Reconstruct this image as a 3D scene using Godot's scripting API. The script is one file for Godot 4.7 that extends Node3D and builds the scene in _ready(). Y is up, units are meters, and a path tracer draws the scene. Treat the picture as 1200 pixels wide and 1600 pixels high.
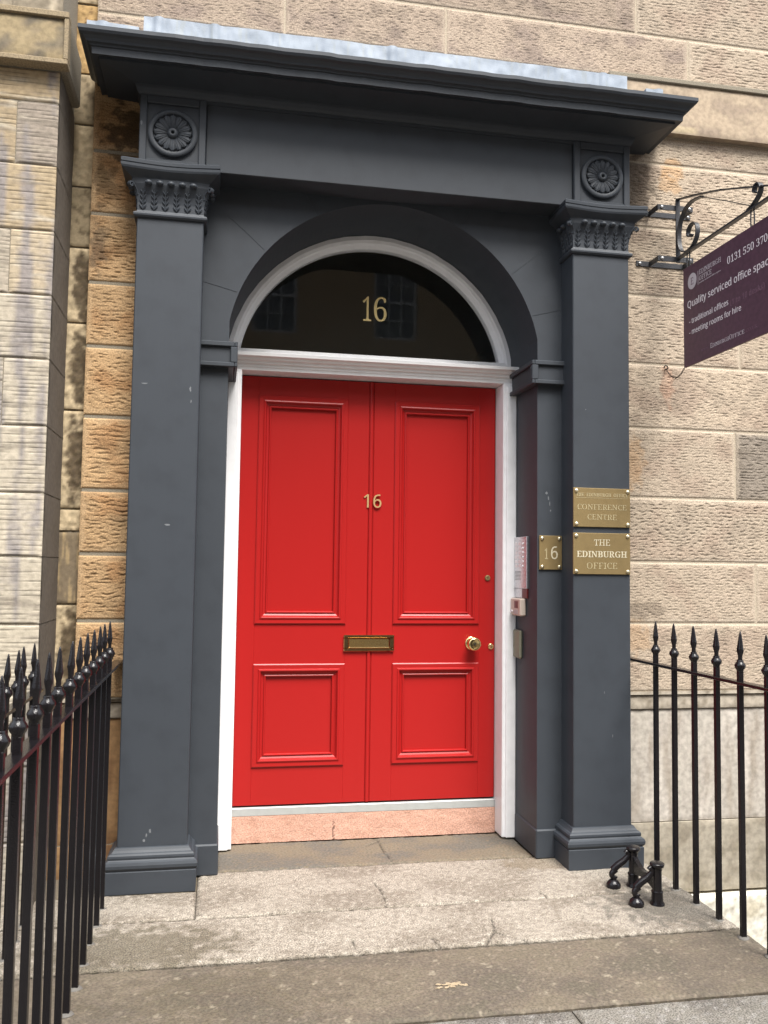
extends Node3D
# A red panelled front door numbered 16 in a charcoal painted stone doorcase, railings and a hanging sign.
# x right, y up, z towards the street; y = 0 is the foot of the door, z = 0 the face of the house wall.

const GROUND := -0.17
var M := {}
var used_names := {}
var n_a := FastNoiseLite.new()
var n_b := FastNoiseLite.new()
var n_c := FastNoiseLite.new()
var rng := RandomNumberGenerator.new()


class MB:
	var v := PackedVector3Array()
	var n := PackedVector3Array()
	var c := PackedColorArray()
	var col := Color.WHITE

	func tri(a: Vector3, b: Vector3, d: Vector3, na: Vector3, nb: Vector3, nd: Vector3) -> void:
		if (b - a).cross(d - a).dot(na + nb + nd) > 0.0:
			v.append(a); v.append(d); v.append(b)
			n.append(na); n.append(nd); n.append(nb)
		else:
			v.append(a); v.append(b); v.append(d)
			n.append(na); n.append(nb); n.append(nd)
		c.append(col); c.append(col); c.append(col)

	func quad(a: Vector3, b: Vector3, d: Vector3, e: Vector3, hint: Vector3) -> void:
		var g := (d - a).cross(e - b)
		if g.length_squared() < 1e-16:
			return
		g = g.normalized()
		if g.dot(hint) < 0.0:
			g = -g
		tri(a, b, d, g, g, g)
		tri(a, d, e, g, g, g)

	func squad(a: Vector3, b: Vector3, d: Vector3, e: Vector3, na: Vector3, nb: Vector3, nd: Vector3, ne: Vector3) -> void:
		tri(a, b, d, na, nb, nd)
		tri(a, d, e, na, nd, ne)

	func box(lo: Vector3, hi: Vector3, ch := 0.002, t := Transform3D()) -> void:
		var m := (lo + hi) * 0.5
		var h := (hi - lo) * 0.5
		ch = minf(ch, minf(h.x, minf(h.y, h.z)) * 0.9)
		var pt := func(s: Vector3, ax: int) -> Vector3:
			var p := m
			for i in 3:
				p[i] += s[i] * (h[i] if i == ax else h[i] - ch)
			return t * p
		for ax in 3:
			var b := (ax + 1) % 3
			var d := (ax + 2) % 3
			for sg in [-1.0, 1.0]:
				var q := []
				for k in [[-1.0, -1.0], [1.0, -1.0], [1.0, 1.0], [-1.0, 1.0]]:
					var s := Vector3()
					s[ax] = sg
					s[b] = k[0]
					s[d] = k[1]
					q.append(pt.call(s, ax))
				var hint := Vector3()
				hint[ax] = sg
				quad(q[0], q[1], q[2], q[3], t.basis * hint)
		if ch <= 0.0:
			return
		for ax in 3:
			var b := (ax + 1) % 3
			var d := (ax + 2) % 3
			for k in [[-1.0, -1.0], [1.0, -1.0], [1.0, 1.0], [-1.0, 1.0]]:
				var s0 := Vector3()
				s0[ax] = -1.0
				s0[b] = k[0]
				s0[d] = k[1]
				var s1 := s0
				s1[ax] = 1.0
				var hint := s0
				hint[ax] = 0.0
				quad(pt.call(s0, b), pt.call(s1, b), pt.call(s1, d), pt.call(s0, d), t.basis * hint)
		for sx in [-1.0, 1.0]:
			for sy in [-1.0, 1.0]:
				for sz in [-1.0, 1.0]:
					var s := Vector3(sx, sy, sz)
					var g := (t.basis * s).normalized()
					tri(pt.call(s, 0), pt.call(s, 1), pt.call(s, 2), g, g, g)

	# profile: [radius, height] pairs from bottom to top
	func lathe(prof: Array, segs: int, t := Transform3D(), rad_mod := 0.0, lobes := 0) -> void:
		var nn := []
		for i in prof.size():
			var a: Array = prof[maxi(i - 1, 0)]
			var b: Array = prof[mini(i + 1, prof.size() - 1)]
			var g := Vector2(b[1] - a[1], -(b[0] - a[0]))
			nn.append(g.normalized() if g.length() > 1e-9 else Vector2(1, 0))
		for i in prof.size() - 1:
			for k in segs:
				var a0 := TAU * k / segs
				var a1 := TAU * (k + 1) / segs
				var p := []
				var q := []
				for e in [[i, a0], [i, a1], [i + 1, a1], [i + 1, a0]]:
					var r: float = prof[e[0]][0] * (1.0 + rad_mod * cos(e[1] * lobes))
					p.append(t * Vector3(r * cos(e[1]), prof[e[0]][1], r * sin(e[1])))
					var w: Vector2 = nn[e[0]]
					q.append((t.basis * Vector3(w.x * cos(e[1]), w.y, w.x * sin(e[1]))).normalized())
				squad(p[0], p[1], p[2], p[3], q[0], q[1], q[2], q[3])

	# extrude a polygon (in local xy) from z0 to z1
	func prism(poly: PackedVector2Array, z0: float, z1: float, t := Transform3D()) -> void:
		var ids := Geometry2D.triangulate_polygon(poly)
		for i in range(0, ids.size(), 3):
			for zz in [z0, z1]:
				var g: Vector3 = t.basis * Vector3(0, 0, 1.0 if zz == z1 else -1.0)
				var p := []
				for k in 3:
					p.append(t * Vector3(poly[ids[i + k]].x, poly[ids[i + k]].y, zz))
				tri(p[0], p[1], p[2], g, g, g)
		var cw := Geometry2D.is_polygon_clockwise(poly)
		for i in poly.size():
			var a := poly[i]
			var b := poly[(i + 1) % poly.size()]
			var g2 := Vector2(b.y - a.y, -(b.x - a.x))
			if cw:
				g2 = -g2
			quad(t * Vector3(a.x, a.y, z0), t * Vector3(b.x, b.y, z0), t * Vector3(b.x, b.y, z1), t * Vector3(a.x, a.y, z1), t.basis * Vector3(g2.x, g2.y, 0))

	# sweep a profile round corners: point = corner + mitre * profile.x + axis * profile.y
	func mould(corners: Array, mitres: Array, axis: Vector3, prof: Array, closed := false, flip := false) -> void:
		var m := corners.size()
		for i in (m if closed else m - 1):
			var j := (i + 1) % m
			var e: Vector3 = (corners[j] - corners[i]).normalized()
			var mm: Vector3 = mitres[i] + mitres[j]
			mm = (mm - e * mm.dot(e)).normalized()
			for k in prof.size() - 1:
				var a: Vector2 = prof[k]
				var b: Vector2 = prof[k + 1]
				var g := mm * (b.y - a.y) - axis * (b.x - a.x)
				if flip:
					g = -g
				quad(corners[i] + mitres[i] * a.x + axis * a.y, corners[j] + mitres[j] * a.x + axis * a.y, corners[j] + mitres[j] * b.x + axis * b.y, corners[i] + mitres[i] * b.x + axis * b.y, g)

	func tube(path: Array, radii: Array, segs := 8, caps := true) -> void:
		var rings := []
		var dirs := []
		var prev := Vector3.UP
		for i in path.size():
			var d: Vector3 = (path[mini(i + 1, path.size() - 1)] - path[maxi(i - 1, 0)]).normalized()
			if i == 0:
				prev = Vector3.UP if absf(d.y) < 0.9 else Vector3.RIGHT
			var s := prev.cross(d).normalized()
			var u := d.cross(s).normalized()
			prev = u
			var ring := []
			var dr := []
			for k in segs:
				var a := TAU * k / segs
				var w := s * cos(a) + u * sin(a)
				dr.append(w)
				ring.append(path[i] + w * float(radii[mini(i, radii.size() - 1)]))
			rings.append(ring)
			dirs.append(dr)
		for i in path.size() - 1:
			for k in segs:
				var l := (k + 1) % segs
				squad(rings[i][k], rings[i][l], rings[i + 1][l], rings[i + 1][k], dirs[i][k], dirs[i][l], dirs[i + 1][l], dirs[i + 1][k])
		if caps:
			for e in [0, path.size() - 1]:
				var g: Vector3 = (path[0] - path[1]).normalized() if e == 0 else (path[e] - path[e - 1]).normalized()
				for k in segs:
					tri(path[e], rings[e][k], rings[e][(k + 1) % segs], g, g, g)

	# flat bar of given width along wv, thickness th in the plane of the path
	func strap(path: Array, wv: Vector3, th: float) -> void:
		var hw := wv * 0.5
		var L := []
		var R := []
		for i in path.size():
			var d: Vector3 = (path[mini(i + 1, path.size() - 1)] - path[maxi(i - 1, 0)]).normalized()
			var s := wv.normalized().cross(d).normalized() * th * 0.5
			L.append(path[i] + s)
			R.append(path[i] - s)
		for i in path.size() - 1:
			var up: Vector3 = L[i] - R[i]
			quad(L[i] - hw, L[i] + hw, L[i + 1] + hw, L[i + 1] - hw, up)
			quad(R[i] - hw, R[i] + hw, R[i + 1] + hw, R[i + 1] - hw, -up)
			quad(L[i] + hw, R[i] + hw, R[i + 1] + hw, L[i + 1] + hw, hw)
			quad(L[i] - hw, R[i] - hw, R[i + 1] - hw, L[i + 1] - hw, -hw)
		var z: int = path.size() - 1
		quad(L[0] - hw, L[0] + hw, R[0] + hw, R[0] - hw, path[0] - path[1])
		quad(L[z] - hw, L[z] + hw, R[z] + hw, R[z] - hw, path[z] - path[z - 1])

	func mesh() -> ArrayMesh:
		var a := []
		a.resize(Mesh.ARRAY_MAX)
		a[Mesh.ARRAY_VERTEX] = v
		a[Mesh.ARRAY_NORMAL] = n
		a[Mesh.ARRAY_COLOR] = c
		var m := ArrayMesh.new()
		m.add_surface_from_arrays(Mesh.PRIMITIVE_TRIANGLES, a)
		return m


# ---------------------------------------------------------------- helpers
func put(mesh: Mesh, called: String, mat: Material, parent: Node = self) -> MeshInstance3D:
	var o := MeshInstance3D.new()
	o.mesh = mesh
	o.material_override = mat
	o.name = numbered(called) if parent == self else called
	parent.add_child(o, true)
	return o


func numbered(called: String) -> String:
	used_names[called] = used_names.get(called, -1) + 1
	return called if used_names[called] == 0 else "%s_%03d" % [called, used_names[called]]


func tag(o: Node, label: String, category := "", group := "", kind := "") -> void:
	o.set_meta("label", label)
	if category:
		o.set_meta("category", category)
	if group:
		o.set_meta("group", group)
	if kind:
		o.set_meta("kind", kind)


func thing(called: String, at: Vector3, label: String, category: String, group := "") -> Node3D:
	var o := Node3D.new()
	o.name = numbered(called)
	add_child(o)
	o.position = at
	tag(o, label, category, group)
	return o


func part(called: String, parent: Node) -> Node3D:
	var o := Node3D.new()
	o.name = called
	parent.add_child(o, true)
	return o


func structure(o: Node) -> void:
	o.set_meta("kind", "structure")


func S(r: float, g: float, b: float, k := 0.72) -> Color:   # what the photograph shows (sRGB bytes) to a base colour
	var l := Color(r / 255.0, g / 255.0, b / 255.0).srgb_to_linear()
	return Color(l.r * k, l.g * k, l.b * k)


func mul(a: Color, f: float) -> Color:
	return Color(a.r * f, a.g * f, a.b * f)


func noise(freq: float, seed_: int, oct := 3, kind := FastNoiseLite.TYPE_SIMPLEX_SMOOTH) -> FastNoiseLite:
	var f := FastNoiseLite.new()
	f.noise_type = kind
	f.frequency = freq
	f.seed = seed_
	f.fractal_type = FastNoiseLite.FRACTAL_FBM
	f.fractal_octaves = oct
	return f


# a grey texture of noise: lo..hi, optionally stretched along x or y, with sparse dark or light specks
func grey(size: int, freq: float, seed_: int, lo: float, hi: float, oct := 4, stretch := Vector2i(1, 1), specks := 0, speck_to := 0.5, gamma := 1.0) -> ImageTexture:
	var im := noise(freq, seed_, oct).get_seamless_image(size / stretch.x, size / stretch.y)
	im.convert(Image.FORMAT_L8)
	if stretch != Vector2i(1, 1):
		im.resize(size, size, Image.INTERPOLATE_CUBIC)
	var d := im.get_data()
	var lut := PackedByteArray()
	lut.resize(256)
	for i in 256:
		lut[i] = int(clampf(lerpf(lo, hi, pow(i / 255.0, gamma)), 0.0, 1.0) * 255.0)
	for i in d.size():
		d[i] = lut[d[i]]
	var r := RandomNumberGenerator.new()
	r.seed = seed_ * 7 + 1
	for i in specks:
		var p := r.randi() % d.size()
		var f := r.randf_range(speck_to, 1.0)
		for o in [0, 1, size, size + 1]:
			var q: int = (p + o) % d.size()
			d[q] = int(clampf(d[q] * f, 0, 255))
	return ImageTexture.create_from_image(Image.create_from_data(size, size, false, Image.FORMAT_L8, d))


func mat(col: Color, rough := 0.8, tex: Texture2D = null, bump: Texture2D = null, relief := 0.0, scale := 2.0, metal := 0.0, vcol := false) -> StandardMaterial3D:
	var m := StandardMaterial3D.new()
	m.albedo_color = Color(col.r, col.g, col.b).linear_to_srgb()
	m.roughness = rough
	m.metallic = metal
	m.albedo_texture = tex
	m.vertex_color_use_as_albedo = vcol
	if bump:
		m.heightmap_enabled = true
		m.heightmap_texture = bump
		m.heightmap_scale = relief
	if tex or bump:
		m.uv1_triplanar = true
		m.uv1_world_triplanar = true
		m.uv1_scale = Vector3.ONE * scale
		m.uv1_triplanar_sharpness = 4.0
	return m


# a block with a sculpted face. hf(x, y) -> height, cf(x, y, h) -> colour, x and y in metres from the origin corner
func relief(o: Vector3, ux: Vector3, uy: Vector3, w: float, h: float, cx: float, cy: float, depth: float, hf: Callable, cf: Callable) -> ArrayMesh:
	var nx := maxi(1, int(ceil(w / cx)))
	var ny := maxi(1, int(ceil(h / cy)))
	var un := ux.cross(uy)
	var hs := PackedFloat32Array()
	hs.resize((nx + 1) * (ny + 1))
	var v := PackedVector3Array()
	var n := PackedVector3Array()
	var c := PackedColorArray()
	var ix := PackedInt32Array()
	v.resize(hs.size())
	n.resize(hs.size())
	c.resize(hs.size())
	var dx := w / nx
	var dy := h / ny
	var k := 0
	for j in ny + 1:
		for i in nx + 1:
			var hh: float = hf.call(i * dx, j * dy)
			hs[k] = hh
			v[k] = o + ux * (i * dx) + uy * (j * dy) + un * hh
			c[k] = cf.call(i * dx, j * dy, hh)
			k += 1
	for j in ny + 1:
		for i in nx + 1:
			var l := j * (nx + 1)
			var gx := (hs[l + mini(i + 1, nx)] - hs[l + maxi(i - 1, 0)]) / (dx * (mini(i + 1, nx) - maxi(i - 1, 0)))
			var gy := (hs[mini(j + 1, ny) * (nx + 1) + i] - hs[maxi(j - 1, 0) * (nx + 1) + i]) / (dy * (mini(j + 1, ny) - maxi(j - 1, 0)))
			n[l + i] = (un - ux * gx - uy * gy).normalized()
	for j in ny:
		for i in nx:
			var a := j * (nx + 1) + i
			for q in [a, a + nx + 2, a + 1, a, a + nx + 1, a + nx + 2]:
				ix.append(q)
	if depth > 0.0:
		var loop := []
		for i in nx:
			loop.append([i, i + 1, -uy])
			loop.append([ny * (nx + 1) + i + 1, ny * (nx + 1) + i, uy])
		for j in ny:
			loop.append([(j + 1) * (nx + 1), j * (nx + 1), -ux])
			loop.append([j * (nx + 1) + nx, (j + 1) * (nx + 1) + nx, ux])
		for e in loop:
			var b := v.size()
			for q in [e[0], e[1]]:
				v.append(v[q])
				v.append(v[q] - un * (depth + hs[q]))
				for z in 2:
					n.append(e[2])
					c.append(c[q])
			for q in [b, b + 2, b + 1, b + 1, b + 2, b + 3]:
				ix.append(q)
	var a := []
	a.resize(Mesh.ARRAY_MAX)
	a[Mesh.ARRAY_VERTEX] = v
	a[Mesh.ARRAY_NORMAL] = n
	a[Mesh.ARRAY_COLOR] = c
	a[Mesh.ARRAY_INDEX] = ix
	var m := ArrayMesh.new()
	m.add_surface_from_arrays(Mesh.PRIMITIVE_TRIANGLES, a)
	return m


var fonts := {}


func font(face: String, weight: int) -> SystemFont:
	var key := "%s%d" % [face, weight]
	if not fonts.has(key):
		var f := SystemFont.new()
		f.font_names = PackedStringArray([face])
		f.font_weight = weight
		fonts[key] = f
	return fonts[key]


# lettering whose capitals are cap metres high, starting (or centred) at a baseline point; width 0 keeps the font's own
func lettering(s: String, f: Font, cap: float, width: float, at: Vector3, b: Basis, depth: float, m: Material, parent: Node, centred := false, called := "lettering") -> MeshInstance3D:
	var ref := TextMesh.new()
	ref.font = f
	ref.font_size = 48
	ref.depth = 0.01
	ref.text = "H"
	var hb := ref.get_aabb()
	var tm := TextMesh.new()
	tm.font = f
	tm.font_size = 48
	tm.pixel_size = 0.01
	tm.curve_step = 1.5
	tm.depth = 0.02
	tm.text = s
	var bb := tm.get_aabb()
	var sy := cap / hb.size.y
	var sx := sy if width <= 0.0 else width / bb.size.x
	var x0 := bb.get_center().x if centred else bb.position.x
	var o := put(tm, called, m, parent)
	var bs := Basis(b.x * sx, b.y * sy, b.z * (depth / 0.02))
	o.transform = Transform3D(bs, at - bs * Vector3(x0, hb.position.y, -0.01))
	return o


# ---------------------------------------------------------------- scene
func _ready() -> void:
	rng.seed = 16
	n_a = noise(1.0, 11, 2)
	n_b = noise(1.0, 23, 3)
	n_c = noise(1.0, 37, 4)
	camera_and_light()
	materials()
	ground()
	house_wall()
	neighbour()
	hallway()
	doorcase()
	door_frame()
	front_door()
	doorstep()
	railings()
	plaques()
	entry_devices()
	sign_and_bracket()
	boot_scraper()
	street()


func camera_and_light() -> void:
	var cam := Camera3D.new()
	cam.name = "camera"
	var yaw := 0.1859
	var pit := 0.0649
	var rol := 0.0129
	var f := Vector3(sin(yaw) * cos(pit), sin(pit), -cos(yaw) * cos(pit))
	var r := Vector3(cos(yaw), 0, sin(yaw))
	var u := r.cross(f)
	var r2 := r * cos(rol) + u * sin(rol)
	var u2 := u * cos(rol) - r * sin(rol)
	cam.transform = Transform3D(Basis(r2, u2, -f), Vector3(-0.7667, 1.1823, 4.0172))
	cam.fov = rad_to_deg(2.0 * atan(800.0 / 1369.69))
	cam.far = 400.0
	cam.near = 0.05
	add_child(cam)
	cam.current = true
	var sky := ProceduralSkyMaterial.new()
	sky.sky_top_color = Color(0.69, 0.71, 0.745)
	sky.sky_horizon_color = Color(0.40, 0.415, 0.44)
	sky.sky_curve = 0.25
	sky.ground_bottom_color = Color(0.35, 0.34, 0.33)
	sky.ground_horizon_color = Color(0.6, 0.6, 0.6)
	sky.sun_angle_max = 1.0
	var env := Environment.new()
	env.background_mode = Environment.BG_SKY
	env.sky = Sky.new()
	env.sky.sky_material = sky
	env.tonemap_mode = Environment.TONE_MAPPER_LINEAR
	env.tonemap_exposure = 5.1
	env.sdfgi_enabled = true
	env.ssao_enabled = true
	env.ssil_enabled = true
	var we := WorldEnvironment.new()
	we.name = "environment"
	we.environment = env
	add_child(we)
	var sun := DirectionalLight3D.new()
	sun.name = "sun"
	sun.light_energy = 0.5
	sun.light_angular_distance = 30.0
	sun.light_color = Color(1.0, 0.985, 0.965)
	sun.shadow_enabled = true
	add_child(sun)
	sun.look_at_from_position(Vector3(1.3, 9.0, 5.2), Vector3.ZERO, Vector3.UP)


func materials() -> void:
	var grain := grey(512, 0.09, 3, 0.76, 1.12, 4, Vector2i(1, 1), 2600, 0.65)
	var grain_b := grey(512, 0.12, 5, 0.0, 1.0, 4)
	var fine := grey(512, 0.03, 8, 0.86, 1.06, 4)
	var brush := grey(512, 0.03, 9, 0.2, 0.8, 3, Vector2i(1, 8))
	var blotch := grey(512, 0.012, 12, 0.88, 1.08, 5, Vector2i(1, 1), 500, 0.8)
	var coat := grey(512, 0.008, 41, 0.965, 1.03, 5, Vector2i(1, 1), 60, 0.9)
	var pebble := grey(512, 0.16, 14, 0.52, 1.14, 3, Vector2i(1, 1), 7000, 0.5)
	var wear := grey(512, 0.02, 17, 0.25, 0.8, 5)
	var worn := grey(1024, 0.006, 43, 0.945, 1.045, 6, Vector2i(1, 1), 500, 0.86)
	M.stone = mat(Color.WHITE, 0.95, grain, grain_b, 0.10, 2.3, 0.0, true)
	M.smooth_stone = mat(Color.WHITE, 0.9, fine, grain_b, 0.03, 2.0, 0.0, true)
	M.slab = mat(Color.WHITE, 0.92, pebble, pebble, 0.22, 1.55, 0.0, true)
	M.flat_slab = mat(Color.WHITE, 0.85, grain, grain_b, 0.08, 1.5, 0.0, true)
	M.mortar = mat(S(210, 195, 172), 0.95, grain, grain_b, 0.10, 3.0)
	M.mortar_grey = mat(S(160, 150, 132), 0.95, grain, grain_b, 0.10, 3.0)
	M.paint = mat(S(81, 87, 95, 0.47), 0.52, worn, brush, 0.05, 1.1)
	M.paint.metallic_specular = 0.4
	M.red = mat(S(212, 40, 39, 0.53), 0.32, null, brush, 0.011, 2.2)
	M.red.metallic_specular = 0.4
	M.white = mat(Color(0.82, 0.82, 0.83), 0.4, coat, brush, 0.012, 2.0)
	M.lead = mat(S(192, 203, 216, 0.55), 0.6, coat, grain_b, 0.04, 2.5, 0.0, true)
	M.iron = mat(Color(0.008, 0.007, 0.008), 0.17, null, grain_b, 0.055, 4.0)
	M.iron.metallic_specular = 0.4
	M.iron_old = mat(Color(0.030, 0.031, 0.036), 0.38, null, grain_b, 0.06, 5.0)
	M.brass = mat(Color(0.60, 0.36, 0.16), 0.09, fine, brush, 0.006, 5.0, 1.0)
	M.brass_dull = mat(Color(0.25, 0.18, 0.08), 0.5, coat, grain_b, 0.008, 3.5, 0.5)
	M.brass_bright = mat(Color(0.85, 0.66, 0.32), 0.16, null, null, 0.0, 1.0, 1.0)
	M.gilt = mat(S(242, 218, 152, 0.95), 0.4)
	M.brass_number = mat(Color(0.62, 0.42, 0.20), 0.35, null, null, 0.0, 1.0, 0.45)
	M.fill = mat(S(230, 219, 188, 0.78), 0.7, grey(512, 0.05, 31, 0.7, 1.1, 3), null, 0.0, 9.0)
	M.fill_worn = mat(S(216, 199, 154, 0.74), 0.7, grey(512, 0.05, 33, 0.6, 1.1, 3), null, 0.0, 9.0)
	M.screw = mat(Color(0.75, 0.68, 0.5), 0.3, null, null, 0.0, 1.0, 1.0)
	M.steel = mat(Color(0.70, 0.70, 0.72), 0.28, fine, null, 0.0, 4.0, 0.9)
	M.alu = mat(Color(0.46, 0.48, 0.47), 0.45, coat, null, 0.0, 4.0, 0.3)
	M.plastic = mat(S(222, 205, 190, 0.7), 0.45)
	M.label_white = mat(Color(0.78, 0.78, 0.78), 0.5)
	M.dark = mat(Color(0.02, 0.018, 0.018), 0.4)
	M.maroon = mat(Color(0.10, 0.012, 0.012), 0.35)
	M.bronze = mat(S(138, 138, 118, 0.8), 0.5, coat, null, 0.0, 5.0, 0.3)
	M.purple = mat(S(88, 60, 76, 0.95), 0.5, fine, null, 0.0, 2.0)
	M.sign_white = mat(S(236, 230, 234, 0.92), 0.6)
	M.sign_grey = mat(S(196, 188, 194, 0.92), 0.6)
	M.sign_faded = mat(S(108, 80, 96, 0.92), 0.6)
	M.hall = mat(Color(0.40, 0.35, 0.27), 0.8)
	M.hall_floor = mat(Color(0.12, 0.08, 0.05), 0.6)
	M.asphalt = mat(Color(0.05, 0.05, 0.05), 0.95, pebble, pebble, 0.2, 1.5)
	M.paving = mat(S(158, 154, 150, 0.5), 0.9, pebble, pebble, 0.12, 1.8)
	M.far_stone = mat(S(160, 136, 106, 0.72), 0.95, blotch, null, 0.0, 0.6)
	M.cream_paint = mat(Color(0.70, 0.67, 0.58), 0.8, blotch, grain_b, 0.1, 1.5)
	M.steel_bolt = mat(Color(0.5, 0.5, 0.5), 0.4, null, null, 0.0, 1.0, 0.8)
	M.chip = mat(S(134, 138, 142, 0.7), 0.8, grain, null, 0.0, 8.0)
	M.rust = mat(Color(0.09, 0.05, 0.03), 0.7, wear, null, 0.0, 6.0, 0.3)
	M.glass = StandardMaterial3D.new()
	M.glass.transparency = BaseMaterial3D.TRANSPARENCY_ALPHA
	M.glass.albedo_color = Color(0.9, 0.95, 0.92, 0.012)
	M.glass.roughness = 0.02
	M.far_frame = mat(Color(0.38, 0.38, 0.38), 0.6)
	M.far_glass = mat(Color(0.03, 0.035, 0.045), 0.08)


# ---------------------------------------------------------------- stones
# style: col, alt (patch colour), soot, rough (relief in metres), margin, pit_shade_dirt (chisel pits darkened in colour, part painted shade, part soot)
func rough_block(parent: Node, x0: float, x1: float, y0: float, y1: float, z: float, st: Dictionary, fine_cells := true) -> void:
	var w := x1 - x0
	var h := y1 - y0
	var sd := rng.randf() * 500.0
	var rough: float = st.rough * rng.randf_range(0.7, 1.25)
	var marg: float = st.margin
	var tone := rng.randf_range(0.88, 1.06)
	var base: Color = mul(st.col, tone)
	var alt: Color = st.alt
	var soot: float = st.soot * rng.randf_range(0.3, 1.3)
	var fx: float = st.fx * rng.randf_range(0.75, 1.35)
	var fy: float = st.fy * rng.randf_range(0.85, 1.15)
	var rows := rng.randf_range(0.08, 0.28)
	var shade_grime: float = st.pit_shade_dirt * rng.randf_range(0.75, 1.2)
	var pit := {"m": 0.0, "g": 0.0}
	var hf := func(x: float, y: float) -> float:
		var d := minf(minf(x, w - x), minf(y, h - y))
		var m := smoothstep(marg * 0.55, marg * 1.15, d + n_b.get_noise_2d(x * 14.0 + sd, y * 14.0) * marg * 0.8)
		var wob := n_b.get_noise_2d(x * 9.0 + sd, y * 9.0)
		var a := 0.72 * n_a.get_noise_2d(x * fx + sd, y * fy + wob * 0.7) + rows * cos(TAU * ((y0 + y) * fy * 0.5 + 0.45 * wob))
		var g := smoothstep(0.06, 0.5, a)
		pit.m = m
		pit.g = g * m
		var edge := -0.004 * (1.0 - smoothstep(0.0, 0.006, d))
		return edge + m * (rough * (0.55 - g) + rough * 0.5 * wob + 0.0012 * n_b.get_noise_2d(x * 70.0, y * 90.0 + sd)) + 0.0010 * n_b.get_noise_2d(x * 30.0 + sd, y * 30.0)
	var cf := func(x: float, y: float, _h: float) -> Color:
		var p := n_c.get_noise_2d(x * 3.0 + sd, y * 3.4 + sd)
		var c := base.lerp(alt, smoothstep(-0.05, 0.45, p))
		var q := n_c.get_noise_2d(x * 5.0 - sd, y * 6.5)
		c = mul(c, 1.0 - soot * smoothstep(0.0, 0.5, q))
		c = mul(c, 1.0 - shade_grime * pit.g)  # pit shade painted into the colour, along with the soot lodged there
		c = c.lerp(st.edge_col, (1.0 - pit.m) * 0.4)
		if st.has("stain"):
			c = st.stain.call(x0 + x, y0 + y, c)
		return c
	var cell := Vector2(0.0065, 0.0034) if fine_cells else Vector2(0.03, 0.012)
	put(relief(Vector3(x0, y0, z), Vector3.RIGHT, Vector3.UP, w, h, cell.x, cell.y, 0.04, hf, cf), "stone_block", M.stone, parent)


func smooth_block(parent: Node, x0: float, x1: float, y0: float, y1: float, z: float, depth: float, cf: Callable, called := "stone_block", bumps := 0.0008, cell := 0.015) -> void:
	var sd := rng.randf() * 300.0
	var w := x1 - x0
	var h := y1 - y0
	var hf := func(x: float, y: float) -> float:
		var d := minf(minf(x, w - x), minf(y, h - y))
		return bumps * n_b.get_noise_2d(x * 18.0 + sd, y * 18.0) * 2.0 - 0.003 * (1.0 - smoothstep(0.0, 0.006, d))
	var cc := func(x: float, y: float, _h: float) -> Color:
		return cf.call(x0 + x, y0 + y)
	put(relief(Vector3(x0, y0, z), Vector3.RIGHT, Vector3.UP, w, h, cell, cell, depth, hf, cc), called, M.smooth_stone, parent)


func blob(x: float, y: float, cx: float, cy: float, rx: float, ry: float, rag := 0.5) -> float:
	var d := Vector2((x - cx) / rx, (y - cy) / ry).length()
	return 1.0 - smoothstep(0.55, 1.0, d + rag * n_c.get_noise_2d(x * 14.0, y * 14.0))


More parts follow.
